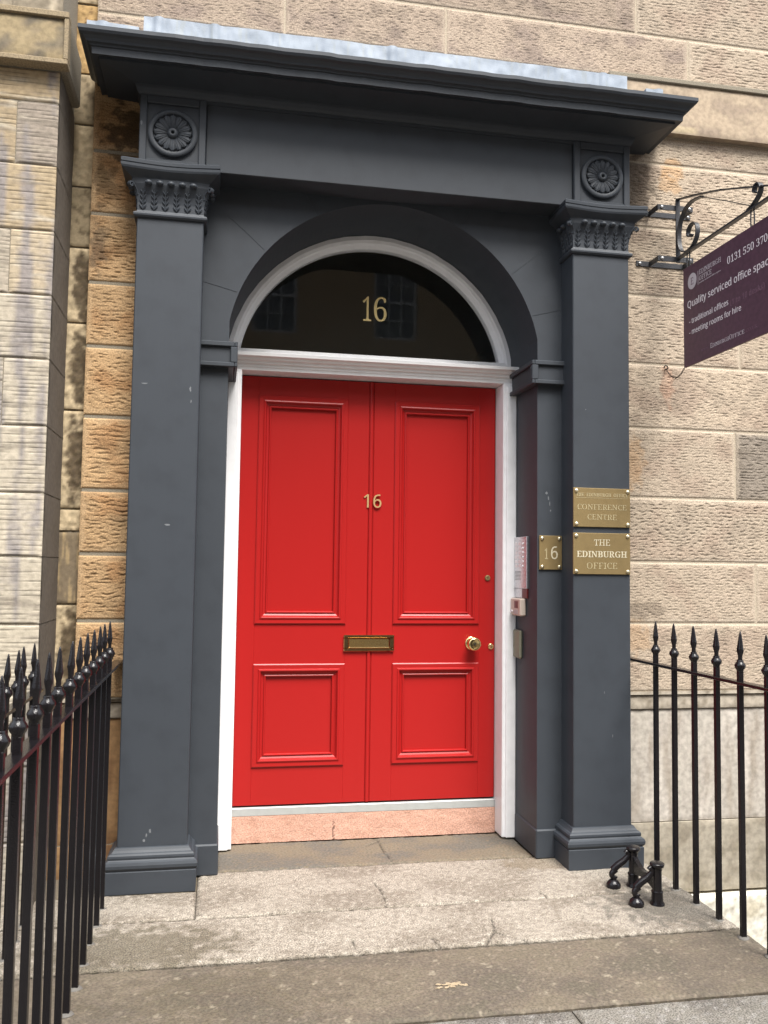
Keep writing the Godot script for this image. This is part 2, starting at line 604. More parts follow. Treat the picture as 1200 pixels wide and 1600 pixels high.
func house_wall() -> void:
	var t := thing("stone_house", Vector3.ZERO, "cream sandstone house wall of tooled blocks around the dark doorcase", "house")
	# core of the wall, behind the face of the blocks; the doorway is left open
	var b := MB.new()
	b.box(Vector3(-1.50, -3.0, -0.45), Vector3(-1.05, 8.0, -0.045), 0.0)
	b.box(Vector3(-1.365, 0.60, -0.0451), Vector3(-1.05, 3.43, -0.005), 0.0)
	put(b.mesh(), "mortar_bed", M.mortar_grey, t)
	b = MB.new()
	b.box(Vector3(-1.365, 3.431, -0.0449), Vector3(-1.05, 8.0, -0.004), 0.0)
	b.box(Vector3(1.05, -3.0, -0.45), Vector3(5.0, 0.60, -0.055), 0.0)
	b.box(Vector3(1.05, 0.601, -0.45), Vector3(5.0, 8.0, -0.004), 0.0)
	b.box(Vector3(-1.05, 3.0, -0.45), Vector3(1.05, 8.0, -0.004), 0.0)
	put(b.mesh(), "mortar_bed", M.mortar, t)
	var stains := func(x: float, y: float, c: Color) -> Color:
		# rust run below the chain hook, orange lime patches near the surround, soot under the cornice end
		c = c.lerp(S(214, 160, 96), 0.35 * blob(x, y, 1.20, 1.72, 0.13, 0.16))
		c = c.lerp(S(222, 170, 110), 0.5 * blob(x, y, 1.47, 3.24, 0.07, 0.07))
		c = c.lerp(S(222, 170, 110), 0.4 * blob(x, y, 1.45, 3.16, 0.08, 0.06))
		c = c.lerp(S(196, 140, 110), 0.35 * blob(x, y, 1.43, 2.12, 0.045, 0.14))
		c = c.lerp(S(92, 78, 66), 0.65 * blob(x, y, 1.24, 3.12, 0.14, 0.24, 0.7))
		c = c.lerp(S(206, 160, 110), 0.35 * blob(x, y, 1.24, 0.86, 0.10, 0.10))
		c = c.lerp(S(112, 98, 84), 0.45 * blob(x, y, 1.28, 1.00, 0.16, 0.05))
		return c
	var pale := {"col": S(214, 195, 172), "alt": S(197, 176, 155), "edge_col": S(226, 210, 188), "soot": 0.14, "rough": 0.0029, "margin": 0.018, "pit_shade_dirt": 0.44, "fx": 19.0, "fy": 132.0, "stain": stains}
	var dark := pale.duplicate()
	dark.merge({"col": S(160, 148, 134), "alt": S(142, 130, 116), "pit_shade_dirt": 0.3, "soot": 0.2}, true)
	var brown := pale.duplicate()
	brown.merge({"col": S(196, 176, 156), "alt": S(174, 155, 140), "soot": 0.18, "edge_col": S(214, 197, 175)}, true)
	var j := 0.004
	var ys := [0.60, 0.932, 1.234, 1.553, 1.90, 2.225, 2.572, 2.925, 3.262, 3.405]
	var xs := [[1.08, 2.32, 3.3, 4.2], [1.08, 1.905, 2.8, 3.7], [1.08, 2.28, 3.2, 4.1], [1.08, 1.80, 2.75, 3.6], [1.08, 2.35, 3.2, 4.2], [1.08, 1.835, 2.7, 3.7], [1.08, 2.3, 3.2, 4.1], [1.08, 2.02, 2.9, 3.8], [1.08, 2.3, 3.3, 4.2]]
	for r in ys.size() - 1:
		for k in xs[r].size() - 1:
			var st := pale
			if r == 3 and k == 1:
				st = dark
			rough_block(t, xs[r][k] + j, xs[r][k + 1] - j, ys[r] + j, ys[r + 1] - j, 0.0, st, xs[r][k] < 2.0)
	# wall above the cornice
	var yt := [3.70, 3.94, 4.30, 4.66]
	var xt := [[-1.372, -0.52, 0.268, 1.56, 2.4, 3.3, 4.2], [-1.372, -0.9, 0.0, 1.272, 2.2, 3.1, 4.2], [-1.372, -0.6, 0.3, 1.2, 2.2, 3.1, 4.2]]
	for r in 3:
		for k in xt[r].size() - 1:
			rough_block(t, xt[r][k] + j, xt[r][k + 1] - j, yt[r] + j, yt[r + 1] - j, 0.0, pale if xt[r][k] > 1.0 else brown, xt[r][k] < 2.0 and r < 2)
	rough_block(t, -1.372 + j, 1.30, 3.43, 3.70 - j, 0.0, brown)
	# the quoins beside the surround, warm orange stone
	var orange := {"col": S(214, 177, 132), "alt": S(195, 152, 107), "edge_col": S(222, 190, 148), "soot": 0.16, "rough": 0.0042, "margin": 0.024, "pit_shade_dirt": 0.30, "fx": 14.0, "fy": 112.0}
	orange.stain = func(x: float, y: float, c: Color) -> Color:
		c = c.lerp(S(156, 118, 78), 0.55 * smoothstep(-0.1, 0.4, n_c.get_noise_2d(x * 5.0, y * 5.0)) * smoothstep(2.3, 2.5, y + 0.2 * n_c.get_noise_2d(x * 9.0, y * 9.0)))
		c = c.lerp(S(64, 54, 40), 0.75 * blob(x, y, -1.18, 3.14, 0.16, 0.15, 0.9))
		c = c.lerp(S(90, 72, 50), 0.5 * blob(x, y, -1.30, 2.9, 0.08, 0.1, 0.9))
		return c.lerp(S(96, 84, 70), 0.6 * blob(x, y, -1.33, 2.62, 0.05, 0.14, 0.6))
	var yq := [0.60, 0.94, 1.232, 1.513, 1.84, 2.156, 2.445, 2.76, 3.05, 3.43]
	for r in yq.size() - 1:
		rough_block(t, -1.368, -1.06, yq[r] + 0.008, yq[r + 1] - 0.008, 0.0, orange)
	# the sooty strip of older stones set back beside the quoins
	var xl := -1.462
	var xr := -1.352
	var ystrip := [0.60, 1.01, 1.33, 1.43, 1.87, 2.265, 2.61, 2.89, 3.18, 3.42, 3.75, 4.2]
	var stone_of := ["soot", "smooth", "pale", "soot", "soot", "soot", "patch", "pale", "patch", "tan", "black"]
	for r in stone_of.size():
		var kind: String = stone_of[r]
		var y0: float = ystrip[r]
		var y1: float = ystrip[r + 1]
		var off := rng.randf() * 40.0
		var cf := func(x: float, y: float) -> Color:
			var c := S(226, 204, 166)
			var nn := n_c.get_noise_2d(x * 22.0 + off, y * 16.0)
			c = mul(c, 0.92 + 0.25 * nn)
			if kind == "soot" or kind == "black":
				var f := blob(x, y, (xl + xr) * 0.5 + 0.008, (y0 + y1) * 0.5, 0.050 if kind == "soot" else 0.2, (y1 - y0) * 0.56, 0.55)
				c = c.lerp(mul(S(88, 72, 50), 0.8 + 0.8 * absf(n_c.get_noise_2d(x * 60.0, y * 50.0 + off))), f * 0.93)
			elif kind == "smooth":
				c = S(138, 122, 98).lerp(S(186, 162, 122), smoothstep(0.1, 0.4, n_c.get_noise_2d(x * 40.0, y * 4.0 + off)))
			elif kind == "patch":
				c = S(176, 158, 126).lerp(S(128, 112, 86), smoothstep(0.0, 0.5, nn))
			elif kind == "tan":
				c = S(202, 166, 112).lerp(S(120, 92, 60), smoothstep(0.1, 0.5, nn))
			return c
		smooth_block(t, xl, xr, y0 + 0.005, y1 - 0.005, -0.035, 0.03, cf, "stone_block", 0.0004 if kind in ["smooth", "patch"] else 0.003, 0.008)
	# string course
	var cs := func(x: float, y: float) -> Color:
		var c := S(200, 180, 154).lerp(S(176, 157, 136), smoothstep(-0.2, 0.5, n_c.get_noise_2d(x * 4.0, y * 9.0)))
		return c.lerp(S(222, 202, 164), 0.7 * blob(x, y, 1.5, 3.43, 0.10, 0.025, 0.3))
	smooth_block(t, 1.10, 2.35, 3.41, 3.665, 0.045, 0.06, cs, "string_course")
	smooth_block(t, 2.357, 4.2, 3.41, 3.665, 0.045, 0.06, cs, "string_course", 0.0008, 0.05)
	b = MB.new()
	b.box(Vector3(1.10, 3.665, -0.01), Vector3(4.2, 3.692, 0.055), 0.004)
	put(b.mesh(), "string_course_fillet", M.mortar_grey, t)
	# base course: drip edge, band, plinth and lower plinth
	var cb := func(x: float, y: float) -> Color:
		var c := S(204, 195, 183).lerp(S(176, 164, 149), smoothstep(-0.1, 0.7, n_c.get_noise_2d(x * 11.0, y * 1.6)))
		c = c.lerp(S(220, 211, 199), smoothstep(0.1, 0.6, n_c.get_noise_2d(x * 7.0 + 30.0, y * 1.4)))
		c = mul(c, 1.0 - 0.25 * smoothstep(0.25, 0.6, n_c.get_noise_2d(x * 13.0, y * 9.0 + 9.0)))
		return c
	var cl := func(x: float, y: float) -> Color:
		return S(182, 172, 154).lerp(S(156, 146, 128), smoothstep(-0.2, 0.5, n_c.get_noise_2d(x * 6.0, y * 6.0 + 4.0)))
	var dirty := func(x: float, y: float) -> Color:
		return S(200, 188, 170).lerp(S(152, 140, 122), smoothstep(-0.1, 0.6, n_c.get_noise_2d(x * 15.0, y * 12.0)))
	for side in [[1.08, 2.3], [2.306, 4.2], [-1.50, -1.06]]:
		var cell := 0.015 if absf(side[0]) < 2.0 else 0.06
		var left: bool = side[0] < 0.0
		var z := -0.02 if left else 0.0
		var cu: Callable = dirty
		if left:
			cb = func(x: float, y: float) -> Color:
				return S(176, 138, 96).lerp(S(140, 104, 70), smoothstep(-0.2, 0.5, n_c.get_noise_2d(x * 14.0, y * 3.0)))
			cl = cb
		smooth_block(t, side[0], side[1], 0.586, 0.60, z + 0.004, 0.05, cu, "drip_course", 0.0006, cell)
		smooth_block(t, side[0], side[1], 0.516, 0.580, z - 0.010, 0.05, cu, "base_band", 0.0006, cell)
		smooth_block(t, side[0], side[1], -0.03, 0.510, z - 0.022, 0.05, cb, "plinth_stone", 0.0012, cell)
		smooth_block(t, side[0], side[1], -0.37, -0.034, z - 0.012, 0.05, cl, "plinth_stone", 0.0015, cell)
		b = MB.new()
		b.box(Vector3(side[0], 0.50, z - 0.05), Vector3(side[1], 0.59, z - 0.027), 0.0)
		put(b.mesh(), "bedding_strip", M.mortar, t)
	b = MB.new()
	b.box(Vector3(1.08, -2.9, -0.1), Vector3(5.0, -0.385, 0.025), 0.004)
	put(b.mesh(), "basement_wall", M.cream_paint, t)
	var cw := func(x: float, y: float) -> Color:
		var c := Color(0.66, 0.63, 0.54).lerp(Color(0.52, 0.47, 0.36), smoothstep(0.0, 0.5, n_c.get_noise_2d(x * 5.0, y * 7.0)))
		return c.lerp(Color(0.34, 0.30, 0.22), 0.7 * smoothstep(0.25, 0.55, n_c.get_noise_2d(x * 12.0 + 7.0, y * 20.0)))
	for k in 7:
		smooth_block(t, 1.08, 2.4, -0.66 - 0.28 * k, -0.388 - 0.28 * k, 0.035, 0.02, cw, "painted_stone", 0.002, 0.014)


func neighbour() -> void:
	var t := thing("adjoining_house", Vector3.ZERO, "paler adjoining house with finely lined ashlar and grey streaks", "house")
	var xn := -1.456
	var z := 0.335
	var b := MB.new()
	b.box(Vector3(-5.0, -3.0, -0.6), Vector3(xn - 0.004, 8.0, z - 0.006), 0.0)
	put(b.mesh(), "wall_core", M.mortar_grey, t)
	var ys := [-0.2, 0.10, 0.39, 0.67, 0.945, 1.213, 1.467, 1.737, 2.009, 2.271, 2.537, 2.810, 3.075, 3.212]
	var xs := [[-3.0], [-1.72, -3.0], [-3.0], [-1.7, -3.0], [-2.4], [-1.69, -3.0], [-2.5], [-1.630, -2.6], [-2.4], [-1.624, -2.6], [-2.5], [-1.618, -2.6], [-3.0]]
	var streak := func(x: float, y: float) -> float:
		return smoothstep(-0.05, 0.28, n_c.get_noise_2d(x * 11.0 + 3.0, y * 0.9) + 0.12 * n_c.get_noise_2d(x * 60.0, y * 40.0))
	for r in ys.size() - 1:
		var edges: Array = [xn] + xs[r]
		for k in edges.size() - 1:
			var x1: float = edges[k]
			var x0: float = edges[k + 1]
			var y0: float = ys[r] + 0.0025
			var w: float = x1 - x0 - 0.004
			var h: float = ys[r + 1] - 0.0025 - y0
			var sd := rng.randf() * 100.0
			var pitch := rng.randf_range(0.016, 0.021)
			var tone := rng.randf_range(0.93, 1.05)
			var upper: Color = [S(196, 172, 134), S(168, 155, 140), S(184, 163, 130)][(r * 2 + k) % 3]
			var warm: float = smoothstep(1.9, 2.6, y0) * 0.9
			var hold := {"g": 0.0}
			var hf := func(x: float, y: float) -> float:
				var d := minf(minf(x, w - x), minf(y, h - y))
				var ph := fposmod(y / pitch + 0.25 * n_a.get_noise_2d(x * 3.0 + sd, y * 3.0), 1.0)
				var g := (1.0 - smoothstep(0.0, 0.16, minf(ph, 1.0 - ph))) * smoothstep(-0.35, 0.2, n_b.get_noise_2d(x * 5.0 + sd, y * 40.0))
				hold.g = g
				return -0.0022 * g + 0.0008 * n_b.get_noise_2d(x * 25.0 + sd, y * 25.0) - 0.004 * (1.0 - smoothstep(0.0, 0.007, d))
			var cf := func(x: float, y: float, _h: float) -> Color:
				var s: float = streak.call(x0 + x, y0 + y)
				var c := S(208, 196, 175).lerp(upper, warm * smoothstep(-0.7, -0.1, n_c.get_noise_2d(x * 3.0 + sd, y * 12.0)))
				c = c.lerp(S(154, 147, 146), s * 0.85)
				c = c.lerp(S(122, 112, 100), 0.5 * smoothstep(0.1, 0.5, n_c.get_noise_2d(x * 2.0 + sd, y * 22.0)))
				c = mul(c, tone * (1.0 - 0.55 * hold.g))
				return c
			put(relief(Vector3(x0 + 0.002, y0, z), Vector3.RIGHT, Vector3.UP, w, h, 0.018 if x1 > -1.9 else 0.06, 0.0032 if x1 > -1.9 else 0.008, 0.02, hf, cf), "stone_block", M.smooth_stone, t)
	# the return of the pier, smooth and grey
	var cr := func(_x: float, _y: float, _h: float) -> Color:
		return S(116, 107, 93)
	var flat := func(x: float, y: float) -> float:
		return 0.003 * n_b.get_noise_2d(x * 12.0, y * 6.0)
	for r in ys.size() - 1:
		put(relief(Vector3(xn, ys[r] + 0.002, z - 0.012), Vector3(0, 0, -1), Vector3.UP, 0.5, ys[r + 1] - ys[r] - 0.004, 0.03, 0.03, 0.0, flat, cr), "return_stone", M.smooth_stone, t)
	# moulded string block and the wall over it
	var cs := func(x: float, y: float) -> Color:
		var c := S(174, 155, 120).lerp(S(122, 112, 96), smoothstep(-0.1, 0.4, n_c.get_noise_2d(x * 6.0, y * 9.0)))
		return c
	b = MB.new()
	b.box(Vector3(-3.0, 3.212, z - 0.3), Vector3(-1.422, 3.43, z + 0.045), 0.01)
	put(b.mesh(), "string_block_core", M.mortar_grey, t)
	smooth_block(t, -3.0, -1.438, 3.236, 3.405, z + 0.05, 0.02, cs, "string_course", 0.0012, 0.02)
	b = MB.new()
	b.box(Vector3(-3.0, 3.211, z), Vector3(-1.419, 3.233, z + 0.062), 0.003)
	b.box(Vector3(-3.0, 3.408, z), Vector3(-1.419, 3.434, z + 0.062), 0.003)
	b.box(Vector3(-1.437, 3.234, z), Vector3(-1.419, 3.407, z + 0.060), 0.003)
	put(b.mesh(), "string_course_fillet", mat(S(168, 150, 120), 0.9, M.stone.albedo_texture, null, 0.0, 2.0), t)
	var cd := func(x: float, y: float) -> Color:
		return S(150, 138, 118).lerp(S(206, 192, 168), smoothstep(0.2, 0.5, n_c.get_noise_2d(x * 24.0, y * 3.0)))
	smooth_block(t, -1.65, xn, 3.436, 3.76, z, 0.02, cd, "stone_block", 0.002, 0.015)
	smooth_block(t, -3.0, -1.654, 3.436, 3.76, z, 0.02, cd, "stone_block", 0.002, 0.03)
	smooth_block(t, -3.0, xn, 3.764, 4.4, z, 0.02, cd, "stone_block", 0.002, 0.03)


# ---------------------------------------------------------------- doorcase
func rect_ring(x0: float, x1: float, zf: float, zb: float) -> Array:   # three sides seen from the street: corners and mitres
	return [[Vector3(x0, 0, zb), Vector3(x0, 0, zf), Vector3(x1, 0, zf), Vector3(x1, 0, zb)], [Vector3(-1, 0, 0), Vector3(-1, 0, 1), Vector3(1, 0, 1), Vector3(1, 0, 0)]]


func doorcase() -> void:
	var t := thing("doorcase", Vector3.ZERO, "charcoal painted stone doorcase with pilasters, round arch and projecting cornice", "doorcase")
	# arched wall between the pilasters
	var R := 0.757
	var cy := 2.163
	var jx := 0.7425
	var poly := PackedVector2Array([Vector2(-1.14, GROUND), Vector2(-jx, GROUND)])
	var a0 := acos(jx / R)
	var steps := 72
	for i in steps + 1:
		var a := PI - a0 - (PI - 2.0 * a0) * i / steps
		poly.append(Vector2(R * cos(a), cy + R * sin(a)))
	poly.append_array(PackedVector2Array([Vector2(jx, GROUND), Vector2(1.14, GROUND), Vector2(1.14, 2.99), Vector2(-1.14, 2.99)]))
	var b := MB.new()
	b.prism(poly, -0.47, 0.0)
	var wall := put(b.mesh(), "arch_wall", M.paint, t)
	# hairline joints between the arch stones, painted over
	for e in [[-0.592, 2.654, -0.76, 2.80], [-0.712, 2.446, -0.866, 2.484], [0.60, 2.622, 0.80, 2.79], [0.716, 2.43, 0.866, 2.47], [-0.35, 2.838, -0.40, 2.93], [0.35, 2.838, 0.40, 2.93]]:
		b = MB.new()
		b.strap([Vector3(e[0], e[1], 0.0004), Vector3(lerpf(e[0], e[2], 0.5) + 0.003, lerpf(e[1], e[3], 0.5), 0.0004), Vector3(e[2], e[3], 0.0004)], Vector3(0, 0, 0.0022), 0.003)
		put(b.mesh(), "joint_line", M.paint, wall)
	for sx in [-1.0, 1.0]:
		# wall plinth
		b = MB.new()
		b.box(Vector3(minf(sx * 0.735, sx * 0.88), GROUND, -0.295), Vector3(maxf(sx * 0.735, sx * 0.88), -0.035, 0.012), 0.006)
		put(b.mesh(), "wall_plinth", M.paint, t)
		# impost band: runs along the face and into the reveal, with a sunk panel on each
		var im := MB.new()
		var lo := Vector3(minf(sx * 0.717, sx * 0.872), 2.088, -0.306)
		var hi := Vector3(maxf(sx * 0.717, sx * 0.872), 2.203, 0.022)
		im.box(lo, hi, 0.003)
		for r in [[2.088, 2.108], [2.181, 2.203]]:
			im.box(Vector3(lo.x, r[0], 0.0222), Vector3(hi.x, r[1], 0.036), 0.003)
			im.box(Vector3(minf(sx * 0.703, sx * 0.7168), r[0], -0.306), Vector3(maxf(sx * 0.703, sx * 0.7168), r[1], 0.036), 0.003)
		im.box(Vector3(minf(sx * 0.703, sx * 0.735), 2.1082, 0.0222), Vector3(maxf(sx * 0.703, sx * 0.735), 2.1808, 0.0358), 0.003)
		im.box(Vector3(minf(sx * 0.703, sx * 0.7168), 2.1082, 0.004), Vector3(maxf(sx * 0.703, sx * 0.7168), 2.1808, 0.022), 0.003)
		put(im.mesh(), "impost", M.paint, t)
		pilaster(t, sx)
	# frieze between the corner blocks, cornice and lead
	b = MB.new()
	b.box(Vector3(-0.8655, 2.935, -0.02), Vector3(0.8655, 3.285, 0.142), 0.003)
	put(b.mesh(), "frieze", M.paint, t)
	b = MB.new()
	var ring := rect_ring(-1.15, 1.15, 0.15, 0.0)
	var prof := [Vector2(-0.02, 3.245), Vector2(0.006, 3.252), Vector2(0.014, 3.262), Vector2(0.022, 3.278), Vector2(0.024, 3.290), Vector2(0.16, 3.302), Vector2(0.16, 3.312), Vector2(0.186, 3.308), Vector2(0.188, 3.337), Vector2(0.194, 3.339), Vector2(0.196, 3.346), Vector2(0.206, 3.349), Vector2(0.210, 3.358), Vector2(0.220, 3.368), Vector2(0.232, 3.374), Vector2(0.238, 3.384), Vector2(0.238, 3.400), Vector2(0.225, 3.408), Vector2(-0.02, 3.452)]
	# the weathered edge is broken along its length
	var cs := []
	var ms := []
	var n := 60
	cs.append(ring[0][0]); ms.append(ring[1][0])
	for i in n + 1:
		var x := lerpf(-1.15, 1.15, float(i) / n)
		var wob := 1.0 + 0.02 * n_b.get_noise_2d(x * 9.0, 3.0)
		cs.append(Vector3(x, 0.003 * n_b.get_noise_2d(x * 6.0, 9.0), 0.15))
		ms.append((Vector3(-1, 0, 1) if i == 0 else Vector3(1, 0, 1) if i == n else Vector3(0, 0, 1)) * wob)
	cs.append(ring[0][3]); ms.append(ring[1][3])
	b.mould(cs, ms, Vector3.UP, prof)
	b.box(Vector3(-1.15, 3.24, -0.01), Vector3(1.15, 3.45, 0.149), 0.0)
	put(b.mesh(), "cornice", M.paint, t)
	lead(t)
	# chips and scrapes in the paint: x, y, z of the face, size, facing
	var chips := [[-1.096, 1.97, 0.1438, 0.018, 0.004], [-0.905, 1.955, 0.1438, 0.006, 0.014], [-0.90, 1.90, 0.1438, 0.003, 0.010], [-0.985, 1.36, 0.1438, 0.016, 0.005], [-1.02, 0.075, 0.1438, 0.006, 0.012], [-1.035, 0.055, 0.1438, 0.004, 0.010], [-1.045, 0.035, 0.1438, 0.008, 0.008], [-1.144, 3.12, 0.1622, 0.006, 0.016], [0.79, 1.56, 0.0001, 0.008, 0.010], [0.799, 1.536, 0.0001, 0.005, 0.014], [0.806, 1.51, 0.0001, 0.003, 0.014], [0.81, 1.475, 0.0001, 0.005, 0.007], [1.02, 0.62, 0.1438, 0.002, 0.008], [1.06, 0.42, 0.1438, 0.002, 0.012], [0.93, 1.95, 0.1438, 0.004, 0.003]]
	for k in chips:
		b = MB.new()
		var mid := Vector3(k[0], k[1], k[2] + 0.0005)
		var rim := []
		for q in 9:
			var f := rng.randf_range(0.5, 1.0)
			rim.append(Vector3(k[0] + k[3] * f * cos(TAU * q / 9.0), k[1] + k[4] * f * sin(TAU * q / 9.0), k[2] + 0.0001))
		for q in 9:
			b.tri(mid, rim[q], rim[(q + 1) % 9], Vector3.BACK, Vector3.BACK, Vector3.BACK)
		put(b.mesh(), "paint_chip", M.chip, t)


func lead(t: Node3D) -> void:
	var p := part("lead_flashing", t)
	var hold := {"s": 0.0}
	var seams := [-1.085, -0.84, -0.028, 1.023]
	var hf := func(x: float, y: float) -> float:
		var xx := x - 1.149
		var s := 0.0
		for q in seams:
			s = maxf(s, 1.0 - smoothstep(0.010, 0.024, absf(xx - q)))
		hold.s = s
		return 0.010 * s + 0.006 * n_b.get_noise_2d(xx * 3.0, y * 4.0) + 0.0025 * n_b.get_noise_2d(xx * 14.0, y * 9.0)
	var cf := func(x: float, y: float, _h: float) -> Color:
		var f := n_c.get_noise_2d(x * 26.0, y * 3.5)
		var c := Color(0.95, 0.97, 1.0).lerp(Color(0.80, 0.83, 0.88), smoothstep(0.05, 0.6, f))
		c = c.lerp(Color(0.98, 0.97, 0.92), smoothstep(0.15, 0.5, n_c.get_noise_2d(x * 40.0 + 9.0, y * 3.0)))
		return c
	put(relief(Vector3(-1.149, 3.425, 0.15), Vector3.RIGHT, Vector3.UP, 2.296, 0.186, 0.008, 0.012, 0.16, hf, cf), "lead_sheet", M.lead, p)
	for e in [[-1.359, -1.150], [1.149, 1.235]]:
		put(relief(Vector3(e[0], 3.40, 0.335), Vector3.RIGHT, Vector3.UP, e[1] - e[0], 0.046, 0.01, 0.012, 0.30, hf, cf), "lead_sheet", M.lead, p)


func rosette_mesh() -> ArrayMesh:
	var b := MB.new()
	var nr := 26
	var nt := 144
	var R := 0.107
	var hgt := func(r: float, a: float) -> float:
		var h := 0.003
		if r > 0.083:
			h = 0.007 + 0.007 * sqrt(maxf(0.0, 1.0 - pow((r - 0.095) / 0.0125, 2.0)))
		elif r > 0.022:
			var u := (r - 0.022) / 0.061
			var lobe := absf(cos(a * 8.0))
			var fine := absf(cos(a * 24.0))
			var reach := 0.80 + 0.20 * lobe
			h = 0.002 + (0.012 * sin(minf(u / reach, 1.0) * PI * 0.62 + 0.25) * (0.45 + 0.55 * sqrt(lobe)) - 0.0025 * (1.0 - fine)) * (1.0 if u < reach else 0.0)
		elif r > 0.006:
			h = 0.006 + 0.012 * sqrt(maxf(0.0, 1.0 - pow((r - 0.012) / 0.0105, 2.0)))
		return h
	var pts := []
	for i in nr + 1:
		var row := []
		var r := R * i / nr
		for k in nt:
			var a := TAU * k / nt
			row.append(Vector3(r * cos(a), r * sin(a), hgt.call(r, a)))
		pts.append(row)
	for i in nr:
		for k in nt:
			var l := (k + 1) % nt
			b.quad(pts[i][k], pts[i][l], pts[i + 1][l], pts[i + 1][k], Vector3(0, 0, 1))
	for k in nt:
		var l := (k + 1) % nt
		b.quad(pts[nr][k], pts[nr][l], pts[nr][l] * Vector3(1, 1, 0) - Vector3(0, 0, 0.004), pts[nr][k] * Vector3(1, 1, 0) - Vector3(0, 0, 0.004), pts[nr][k])
	return b.mesh()


func leaf(b: MB, at: Vector3, n: Vector3, tilt: float, len_: float, wid: float, thick: float) -> void:   # a flattened pod standing off the bell
	var side := Vector3.UP.cross(n).normalized()
	var up := (Vector3.UP * cos(tilt) + side * sin(tilt)).normalized()
	var across := up.cross(n).normalized()
	var rows := [[0.0, 0.0], [0.2, 0.75], [0.5, 1.0], [0.8, 0.65], [1.0, 0.0]]
	for i in rows.size() - 1:
		for s in [-1.0, 1.0]:
			var p0: Vector3 = at + up * len_ * rows[i][0]
			var p1: Vector3 = at + up * len_ * rows[i + 1][0]
			var e0: Vector3 = p0 + across * s * wid * rows[i][1]
			var e1: Vector3 = p1 + across * s * wid * rows[i + 1][1]
			var m0: Vector3 = p0 + n * thick * rows[i][1]
			var m1: Vector3 = p1 + n * thick * rows[i + 1][1]
			b.quad(m0, m1, e1, e0, n + across * s)


